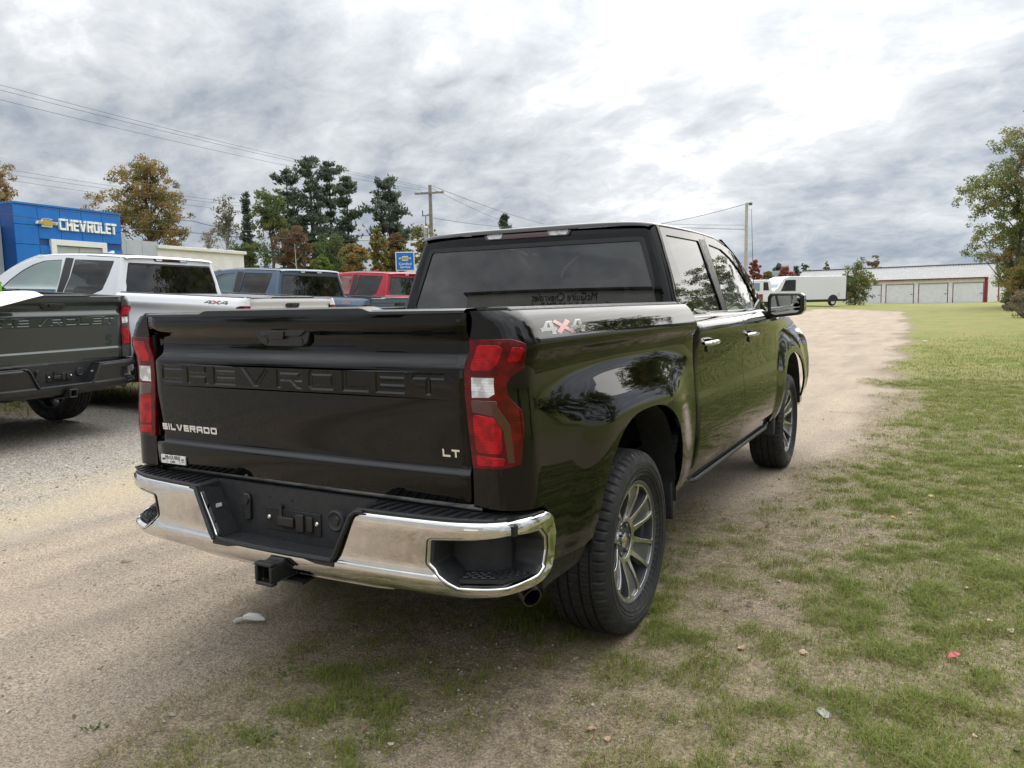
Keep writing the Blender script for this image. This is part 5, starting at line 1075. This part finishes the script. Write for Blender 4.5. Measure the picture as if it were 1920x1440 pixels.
def tree(name, label, base, lobes, cols, nleaf=7000, leaf=.2, trunk=.22, seed=1, bark=None, group=None, clump=.55, ncl=140, gaps=.0, cat='tree', zb=None, limbs=1.0):
    """lobes: (dx, z, r_xy, r_z) ellipsoids the crown fills, dx across the view"""
    rng = np.random.default_rng(seed); zg = gz(base[0], base[1]) if zb is None else zb; r = empty(name, (base[0], base[1], zg)); tag(r, label, cat, group)
    across = np.array([CR[0], CR[1], 0.0]); deep = np.array([_f[0], _f[1], 0.0]); deep = _nrm(deep); across = _nrm(across)
    vol = np.array([l[2]**2*l[3] for l in lobes]); pick = rng.choice(len(lobes), ncl, p=vol/vol.sum()); cen = []
    for i in pick:
        dx, z, rx, rz = lobes[i]; d = rng.normal(size=3); d /= np.linalg.norm(d); q = rng.random()**.42
        cen.append(across*(dx+d[0]*q*rx)+deep*(d[1]*q*rx)+np.array([0, 0, z+d[2]*q*rz]))
    cen = np.array(cen); H = max(l[1]+l[3] for l in lobes); zlow = min(l[1]-l[3] for l in lobes); tb = MB()
    top = np.array([0, 0, H*.80]); tp = [np.array([rng.normal(0, .02)*H*t, rng.normal(0, .02)*H*t, H*.82*t]) for t in np.linspace(0, 1, 7)]
    tp[0][2] = -.2; tb.tube([tuple(p) for p in tp], [trunk*(1.25-.95*t) for t in np.linspace(0, 1, 7)], 8)
    for c in cen[rng.permutation(ncl)[:int(min(ncl, 60)*limbs)]]:
        hz = max(zlow*.6, c[2]-rng.uniform(.25, .6)*math.hypot(c[0], c[1])-.08*H); hz = min(hz, H*.75); t = max(0, hz/(H*.82)); k = min(5, int(t*6)); s0 = tp[k]+(tp[k+1]-tp[k])*(t*6-k)
        m1 = s0*.45+c*.55+np.array([0, 0, .04*H])+rng.normal(0, .03*H, 3)*.5; r0 = trunk*.36*(1-t*.6); tb.tube([tuple(s0), tuple(s0*.7+m1*.3+rng.normal(0, .02*H, 3)*.4), tuple(m1), tuple(c)], [r0, r0*.75, r0*.5, r0*.14], 5, cap=False)
    tb.build('trunk', bark or BARK, r)
    rad = clump*rng.uniform(.5, 1.25, ncl)*np.mean([l[2] for l in lobes])*.55; w = rad**2; own = rng.choice(ncl, nleaf, p=w/w.sum()); d = rng.normal(size=(nleaf, 3)); d /= np.linalg.norm(d, axis=1, keepdims=True); C = cen[own]+d*(rad[own]*rng.random(nleaf)**.45)[:, None]*np.array([1, 1, .72])
    cols = np.array(cols); tone = rng.choice(len(cols), ncl); tint = cols[tone][own]*rng.uniform(.75, 1.25, (nleaf, 1)); alt = rng.random(nleaf) < .3; tint[alt] = cols[rng.integers(0, len(cols), alt.sum())]
    V = leaf_quads(C, leaf, rng); F = np.arange(nleaf*4).reshape(-1, 4); raw_mesh('crown', V, F, np.repeat(np.clip(tint*1.3, 0, .6), 4, 0), LEAF, r); return r
def pine(name, label, base, H, R, seed, cols=None, crown0=.22, n_wh=24, group=None, shape=None, tuft=.42, nb=5):
    rng = np.random.default_rng(seed); zg = gz(base[0], base[1]); r = empty(name, (base[0], base[1], zg)); tag(r, label, 'tree', group); tb = MB(); tb.tube([(0, 0, -.2), (.05, 0, H*.5), (0, .05, H)], [H*.017, H*.011, .02], 8)
    cols = np.array(cols or [(.095, .13, .10), (.115, .15, .105), (.08, .112, .09), (.135, .165, .11)]); pts = []; dirs = []; cl = []
    for k in range(n_wh):
        t = crown0+(1-crown0)*(k+rng.uniform(-.3, .3))/n_wh; z = t*H; L0 = R*(shape(t) if shape else min(1, (1-t)*1.7+.10)*min(1, .55+1.6*(t-crown0)))
        for j in range(nb):
            if rng.random() < .12: continue
            a = rng.uniform(0, 2*PI); L = L0*rng.uniform(.45, 1.15); up_ = rng.uniform(.05, .45)+.35*max(0, t-.5); e = np.array([math.cos(a)*L, math.sin(a)*L, z+up_*L]); s0 = np.array([0, 0, z]); md = (s0+e)/2-np.array([0, 0, .08*L])
            tb.tube([tuple(s0), tuple(md), tuple(e)], [.012*H*.35*(1.2-t), .012*H*.2*(1.2-t), .01], 4, cap=False)
            for _ in range(int(9+L*13)):
                q = rng.uniform(.30, 1.03)**.8; p = (s0*(1-q)**2+2*md*q*(1-q)+e*q*q)+rng.normal(0, .10+.10*L, 3)*np.array([1, 1, .5]); c = cols[rng.integers(0, len(cols))]*rng.uniform(.75, 1.25)
                for _2 in range(4): pts.append(p+rng.normal(0, .08, 3)); dirs.append(np.array([math.cos(a)*.6, math.sin(a)*.6, .55])+rng.normal(0, .7, 3)); cl.append(c)
    tb.build('trunk', BARK, r); P = np.array(pts); D = np.array(dirs); D /= np.linalg.norm(D, axis=1, keepdims=True); n = len(P); b = np.cross(D, rng.normal(size=(n, 3))); b /= np.linalg.norm(b, axis=1, keepdims=True); s = tuft*rng.uniform(.6, 1.3, (n, 1))
    V = np.stack([P-D*s*.3, P+b*s*.22+D*s*.2, P+D*s*.7, P-b*s*.22+D*s*.2], 1).reshape(-1, 3); raw_mesh('crown', V, np.arange(n*4).reshape(-1, 4), np.repeat(np.array(cl), 4, 0), NEEDLE, r); return r
def gpos(px, depth): p = at(px, 570, depth); return (p[0], p[1])
def hz_(py, px, depth): return at(px, py, depth)[2]-gz(*gpos(px, depth))
OLIVE = [(.20, .155, .060), (.25, .18, .066), (.15, .14, .05), (.11, .12, .042), (.27, .17, .06)]; GRN = [(.085, .125, .042), (.11, .145, .05), (.065, .10, .036), (.14, .155, .056)]; TAN = [(.24, .175, .095), (.30, .215, .12), (.19, .14, .075), (.33, .25, .15)]
RUST = [(.17, .095, .055), (.14, .08, .05), (.19, .115, .065), (.12, .085, .045)]; REDM = [(.25, .06, .045), (.20, .055, .045), (.30, .09, .06)]; YEL = [(.20, .175, .05), (.16, .15, .045), (.25, .19, .06), (.11, .12, .035)]
BGT = 'trees beyond the dealership'
def lob(px0, px1, py0, py1, depth, ref):
    """crown lobe filling a box of the view at a depth"""
    k = depth/FPX; zc = (hz_(py0, (px0+px1)/2, depth)+hz_(py1, (px0+px1)/2, depth))/2
    return (((px0+px1)/2-ref)*k, zc, (px1-px0)/2*k, (py1-py0)/2*k)
d = 62; tree('autumn_tree', 'tan leaved tree cut off by the left edge above the roof', gpos(2, d), [lob(-50, 40, 285, 400, d, 2), lob(-30, 48, 330, 420, d, 2), lob(-50, 30, 380, 470, d, 2)], TAN, 9500, .20, .25, 11, group=BGT, ncl=180, clump=.45)
d = 68; tree('autumn_tree', 'big olive and gold tree standing above the dealership roof', gpos(285, d), [lob(228, 350, 305, 400, d, 285), lob(262, 335, 300, 345, d, 285), lob(225, 366, 360, 452, d, 285), lob(176, 262, 352, 460, d, 285), lob(270, 370, 420, 475, d, 285)], OLIVE, 18000, .20, .30, 5, group=BGT, ncl=280, clump=.42)
d = 72; tree('bare_tree', 'nearly leafless pale tree left of the pines', gpos(432, d), [lob(408, 455, 362, 430, d, 432), lob(405, 462, 400, 470, d, 432)], [(.15, .13, .09), (.11, .11, .07), (.17, .15, .10)], 1500, .20, .13, 8, bark=BARKP, group=BGT, ncl=90, limbs=1.4)
pine('slim_spruce', 'thin dark spruce beside the leafless tree', gpos(472, 74), hz_(364, 472, 74), .75, 21, crown0=.3, n_wh=22, group=BGT, tuft=.3, nb=4)
d = 66; tree('green_tree', 'light green tree at the left flank of the pines', gpos(512, d), [lob(482, 545, 352, 420, d, 512), lob(480, 550, 400, 450, d, 512)], GRN+[(.14, .15, .05)], 6500, .19, .16, 31, group=BGT, ncl=120, clump=.45)
PS = lambda t: (.25 if t < .28 else 1.0)*(1.05-.85*max(0, t-.3))*(.75+.35*math.sin(t*37))
for px, py, R, sd, lab, dd in ((548, 318, 2.0, 41, 'tall pine, leftmost of the close group', 78), (592, 297, 2.3, 42, 'tallest pine in the middle of the close group', 76), (627, 304, 2.0, 43, 'tall pine just right of the tallest one', 79), (658, 334, 1.9, 44, 'shorter pine at the right of the close group', 75), (735, 337, 2.5, 45, 'lone rounded pine left of the utility pole', 74)):
    pine('pine_tree', lab, gpos(px, dd), hz_(py, px, dd), R*1.15, sd, crown0=.16, n_wh=19, group='pine trees', shape=PS, tuft=.36, nb=6)
pine('far_conifer', 'small far conifer peeping over the black truck roof', gpos(948, 120), hz_(401, 948, 120), 1.9, 51, n_wh=22, group=BGT, tuft=.5)
def bush(px0, px1, py0, depth, label, cols, seed, n=2600, leaf=.22, name='shrub', bot=510, bark=None, group='shrubs under the pines', cat='shrub'):
    c = (px0+px1)/2; return tree(name, label, gpos(c, depth), [lob(px0, px1, py0, bot, depth, c), lob(px0+6, px1-6, py0-4, (py0+bot)/2, depth, c)], cols, n, leaf, .09, seed, group=group, ncl=60, cat=cat, bark=bark)
bush(520, 590, 428, 64, 'rust brown shrub in front of the pines', RUST, 61, 3200, bot=520); bush(440, 510, 455, 70, 'dark green shrub beside the cream wing', GRN, 62, 2600, bot=520); bush(690, 730, 428, 62, 'yellow green shrub, tallest under the lone pine', YEL, 63, 2200, bot=520); bush(640, 695, 455, 60, 'faded olive shrub between the pines and the yellow one', OLIVE, 64, 2200, bot=520)
bush(770, 830, 425, 66, 'yellow green shrub behind the service sign', YEL, 65, 2600, bot=520); bush(585, 625, 482, 58, 'small bright green shrub low before the pines', [(.12, .16, .035), (.10, .14, .03)], 66, 1500, bot=520); bush(590, 660, 440, 70, 'dark green shrub filling in under the pines', GRN, 67, 2600, bot=520); bush(715, 770, 440, 72, 'rust and olive shrub behind the yellow one', RUST+OLIVE, 68, 2400, bot=520); bush(380, 420, 430, 80, 'pale thin shrub right of the cream wing', [(.2, .18, .12)], 69, 500, bot=490, bark=BARKP)
tb = empty('dead_tree', (*gpos(565, 60), gz(*gpos(565, 60)))); tag(tb, 'leafless pale trunk leaning before the rust shrub', 'tree')
MB().tube([(0, 0, 0), (-.15, 0, 2.4), (-.35, 0, 4.2), (-.4, 0, 5.8)], [.07, .06, .04, .012], 6).build('trunk', BARKP, tb)
for q in ((3.2, .9), (3.9, -.7), (4.5, .6), (2.7, -.5)): MB().tube([(-.25, 0, q[0]), (-.25+q[1]*.5, .1, q[0]+.35), (-.25+q[1], .1, q[0]+.5)], [.025, .015, .006], 5).build('branch', BARKP, tb)
# right hand background
d = 105; bush(1401, 1427, 488, d, 'bright red maple behind the light pole', REDM, 71, 2600, .26, 'maple_tree', 535, group='far autumn trees', cat='tree'); bush(1455, 1490, 505, d, 'pinkish red tree left of the storage roof', REDM+[(.28, .16, .12)], 72, 1800, .26, 'maple_tree', 535, group='far autumn trees', cat='tree'); bush(1425, 1450, 510, d+4, 'olive tree between the red ones', OLIVE, 73, 1400, .26, 'far_tree', 535, group='far autumn trees', cat='tree'); bush(1385, 1402, 505, d+6, 'orange red tree low beside the black truck pillar', REDM, 74, 1200, .26, 'maple_tree', 535, group='far autumn trees', cat='tree')
pine('far_conifer', 'small dark conifer over the grey board', gpos(1457, 118), hz_(497, 1457, 118), 1.4, 75, n_wh=16, group='far autumn trees'); pine('far_conifer', 'very thin dark spire left of the storage roof', gpos(1492, 112), hz_(500, 1492, 112), .45, 76, n_wh=16, group='far autumn trees', tuft=.28)
for px0, px1, py, sd, lab, cc in ((1500, 1518, 488, 81, 'dark tree top peeping over the storage roof at left', GRN), (1622, 1652, 480, 82, 'rust tree top behind the storage roof ridge', RUST), (1540, 1556, 491, 83, 'olive tree top just over the storage roof', OLIVE)):
    bush(px0, px1, py, 150, lab, cc, sd, 1500, .34, 'far_tree', 540, group='far autumn trees', cat='tree')
d = 80; tree('small_tree', 'small leafy tree growing between the van and the storage doors', gpos(1603, d), [lob(1572, 1640, 505, 548, d, 1603), lob(1588, 1628, 484, 520, d, 1603), lob(1575, 1635, 530, 572, d, 1603)], GRN+[(.22, .19, .07), (.17, .17, .06)], 7000, .17, .06, 91, ncl=150, clump=.5)
# trees along the right side of the lot
RG = 'trees along the right edge'; d = 58
MAINT = tree('broadleaf_tree', 'tall green tree with yellowing leaves at the right edge', gpos(1905, d), [lob(1784, 1870, 335, 405, d, 1905), lob(1850, 1990, 235, 330, d, 1905), lob(1875, 1990, 470, 575, d, 1905), lob(1800, 1905, 320, 400, d, 1905), lob(1835, 1960, 290, 420, d, 1905), lob(1815, 1925, 380, 470, d, 1905), lob(1870, 1990, 330, 480, d, 1905), lob(1800, 1860, 445, 490, d, 1905)], [(.12, .165, .06), (.15, .185, .065), (.10, .14, .05), (.18, .20, .07), (.24, .21, .075), (.20, .19, .065)], 32000, .15, .14, 101, group=RG, ncl=400, clump=.42)
tree('broadleaf_tree', 'thin crowned tall tree leaning in at the far right', gpos(1935, d-4), [lob(1898, 1990, 190, 300, d-4, 1935), lob(1885, 1990, 270, 360, d-4, 1935)], [(.16, .11, .06), (.12, .10, .05), (.09, .09, .04)], 2600, .18, .2, 102, group=RG, ncl=110, limbs=1.5)
tree('broadleaf_tree', 'gold and green lower tree under the tall right one', gpos(1890, d+3), [lob(1862, 1912, 420, 540, d+3, 1890), lob(1850, 1990, 420, 540, d+3, 1890), lob(1885, 1960, 470, 565, d+3, 1890)], YEL+OLIVE+GRN, 14000, .16, .12, 103, group=RG, ncl=220, clump=.42)
bush(1876, 1912, 492, 66, 'dark green bush beside the storage end wall', GRN, 104, 2600, .2, bot=572, group='bushes at the right edge'); bush(1885, 1960, 500, 55, 'orange tinged bush at the far right', YEL+[(.30, .14, .04)]+OLIVE, 105, 4200, .17, bot=578, group='bushes at the right edge'); bush(1880, 1915, 548, 52, 'dry grey brown weeds below the right trees', [(.20, .165, .12), (.15, .13, .09), (.12, .12, .07)], 106, 2200, .12, bot=590, group='bushes at the right edge'); bush(1895, 1960, 545, 40, 'dry brown weeds nearest the right edge', [(.19, .15, .10), (.13, .12, .07)], 107, 2200, .10, bot=605, group='bushes at the right edge')
def copy_tree2(o, loc, rot, sc, label):
    c = o.copy(); COL.objects.link(c); c.location = loc; c.rotation_euler = (0, 0, rot); c.scale = (sc, sc, sc); c['label'] = label
    for ch in o.children: q = ch.copy(); COL.objects.link(q); q.parent = c
    return c
for k, (x, y, rr, sc_) in enumerate(((11.5, 32, 1.1, .95), (14.5, 43, 2.3, 1.05), (15, 22, 3.9, .9), (13, 9, 5.1, 1.0), (17, -3, .4, 1.0), (12, 55, 2.9, .9))):
    copy_tree2(MAINT, (x, y, gz(x, y)), rr, sc_, ('leafy tree mirrored dark in the rear door window of the black truck', 'leafy tree mirrored in the front door window', 'leafy tree mirrored on the rear door', 'leafy tree mirrored on the black bed side', 'leafy tree mirrored at the rear corner', 'leafy tree mirrored far down the side')[k])
for k, (x, y, rr, sc_) in enumerate(((4, -44, 3.9, .7), (-36, -34, 5.5, .8))):
    copy_tree2(MAINT, (x, y, gz(x, y)), rr, sc_, ('tree mirrored in the door mirror of the black truck', 'tree mirrored low at the far side of the tailgate')[k])
# ---------------------------------------------------------------- small things on the ground
def leaf_mesh(i):
    rng = random.Random(i); mb = MB(); n = 7; L = 1.0; P = []
    for k in range(n):
        t = k/(n-1); w = .42*math.sin(PI*min(1, t*.92+.05))**.8*(1+rng.uniform(-.12, .12)); cz = .22*math.sin(PI*t)*rng.uniform(.4, 1)+.25*(t-.5)**2*rng.choice((1, 2)); P.append([(t-.5, -w, cz+.18*w*rng.uniform(.3, 1.4)), (t-.5, 0, cz*.8), (t-.5, w, cz+.18*w*rng.uniform(.3, 1.6))])
    mb.grid(P); mb.tube([(-.5, 0, P[0][1][2]), (-.62, .02, .05), (-.72, .05, .02)], .018, 4); return mb
LM = []
for i, (nm, c) in enumerate((('tan_leaf', (.36, .25, .15)), ('orange_leaf', (.36, .19, .09)), ('brown_leaf', (.13, .08, .055)), ('yellow_leaf', (.42, .30, .09)), ('pale_leaf', (.42, .35, .25)), ('russet_leaf', (.22, .09, .06)))):
    LM.append(leaf_mesh(i).mesh('leaf_blade', 40)); LM[-1].materials.append(mat(nm, c, .7, var=.3, vscale=3))
LT = ('dry tan leaf curled', 'fallen orange leaf lying', 'dark brown leaf lying', 'fallen yellow leaf lying', 'pale straw coloured leaf lying', 'small russet leaf lying')
rng = np.random.default_rng(19); cnt = 0
while cnt < 230:
    x = rng.uniform(-.9, 5.5); y = rng.uniform(-2.2, 9) if cnt % 3 else rng.uniform(-2, 2)
    if not frustum(np.array([x]), np.array([y]), .2)[0] or (abs(x) < 1.1 and -1.1 < y < 4.5): continue
    if rng.random() > .25+.75*cover(np.array([x]), np.array([y]))[0]: continue
    if x < .4 and rng.random() < .6: continue
    k = rng.choice(6, p=(.3, .2, .16, .08, .2, .06)); o = bpy.data.objects.new('fallen_leaf', LM[k]); s = rng.uniform(.014, .040); o.scale = (s, s, s); o.location = (x, y, gz(x, y)+.008); o.rotation_euler = (rng.normal(0, .3), rng.normal(0, .3), rng.uniform(0, 6.28)); link(o)
    zone = 'behind the tailgate of the black truck' if x < .9 else ('in the thin grass beside the rear wheel' if x < 1.9 else 'in the turf nearest the right corner') if y < 1 else ('on the worn strip beside the truck doors' if x < 2 else 'in the turf right of the truck doors') if y < 4.5 else 'on the ground past the front wheel'
    tag(o, LT[k]+' '+zone, 'leaf', 'fallen leaves'); cnt += 1
x, y = -.65, -.71; w = empty('paper_wrapper', (x, y, gz(x, y)+.008), (0, 0, .35)); tag(w, 'crumpled white wrapper lying on the dirt behind the bumper', 'wrapper'); WP = mat('white_paper', (.72, .70, .68), .55, var=.1)
MB().tube([(-.055, 0, .012), (-.03, .003, .018), (.02, 0, .017), (.055, -.004, .010)], [.010, .019, .019, .006], 7).build('wrapper_body', WP, w); MB().tube([(-.05, 0, .013), (-.075, -.018, .008), (-.085, -.034, .005)], [.007, .012, .008], 6).build('wrapper_twist', WP, w)
def rock(name, label, x, y, s, col, seed):
    rng = np.random.default_rng(seed); bm = bmesh.new(); bmesh.ops.create_icosphere(bm, subdivisions=2, radius=1)
    for v in bm.verts: v.co *= rng.uniform(.78, 1.15); v.co = Vector((v.co.x*s[0], v.co.y*s[1], v.co.z*s[2]))
    me = bpy.data.meshes.new(name); bm.to_mesh(me); bm.free(); me.materials.append(mat(name+'_stone', col, .9, var=.2, vscale=40)); o = bpy.data.objects.new(name, me); o.location = (x, y, gz(x, y)+s[2]*.3); o.rotation_euler = (.1, .05, rng.uniform(0, 3)); link(o); tag(o, label, 'stone')
rock('flat_stone', 'pale flat stone lying in a bare patch of the grass', 1.82, -.36, (.042, .024, .008), (.34, .335, .32), 3); rock('small_stone', 'small dark stone right of the pale flat stone', 1.87, -.335, (.012, .010, .008), (.16, .16, .17), 4); rock('clod', 'brown clod of earth lying on the dirt track', -2.05, -.42, (.035, .02, .014), (.24, .18, .12), 5)
o = bpy.data.objects.new('red_leaf', leaf_mesh(9).mesh('leaf_blade', 40)); o.data.materials.append(mat('red_leaf', (.40, .07, .07), .6, var=.2)); o.scale = (.05, .035, .04); o.location = (2.23, .30, gz(2.23, .30)+.02); o.rotation_euler = (.2, -.2, .6); link(o); tag(o, 'bright red leaf on the grass at the right', 'leaf')
o = bpy.data.objects.new('paper_scrap', leaf_mesh(12).mesh('paper_scrap', 40)); o.data.materials.append(WP); o.scale = (.14, .16, .10); o.location = (1.62, 22.6, gz(1.62, 22.6)+.04); link(o); tag(o, 'white scrap of paper on the far grass', 'paper')
# papers and a green basket on the tailgate of the dark green truck
def on_green(x, y, z): return T_GREEN.matrix_world @ Vector((x, y, z))
bpy.context.view_layer.update()
p0 = on_green(-.72, -1.03, 1.475); q = empty('paper_sheets', p0, T_GREEN.rotation_euler); tag(q, 'white paper sheets lying over the dark green tailgate top', 'paper')
for k in range(3):
    g = [[(-.42+.42*u+(.02*k), -.16+.20*v-.02*k, .010+.004*k+.010*math.sin(3*u+k)-(.34-.14*u)*max(0, .55-v)) for u in np.linspace(0, 2.0, 9)] for v in np.linspace(0, 1.2, 6)]
    MB().grid(g).build('sheet', WP, q)
p1_ = on_green(-.72, -1.0, 1.495); q = empty('plastic_basket', p1_, T_GREEN.rotation_euler); tag(q, 'small bright green plastic basket on the papers', 'basket'); GP = mat('green_plastic', (.12, .42, .03), .4, var=.08)
MB().box((-.14, -.09, 0), (.14, .09, .012)).build('basket_base', GP, q, bevel=.004)
for a, b in (((-.15, -.10, .075), (.15, -.09, .092)), ((-.15, .09, .075), (.15, .10, .092)), ((-.15, -.09, .075), (-.14, .09, .092)), ((.14, -.09, .075), (.15, .09, .092))): MB().box(a, b).build('basket_rim', GP, q)
for k in range(9):
    x = -.14+k*.035
    for y in (-.095, .095): MB().box((x-.009, y-.004, .008), (x+.009, y+.004, .076)).build('basket_slat', GP, q)
for k in range(5):
    y = -.07+k*.035
    for x in (-.145, .145): MB().box((x-.004, y-.009, .008), (x+.004, y+.009, .076)).build('basket_slat', GP, q)
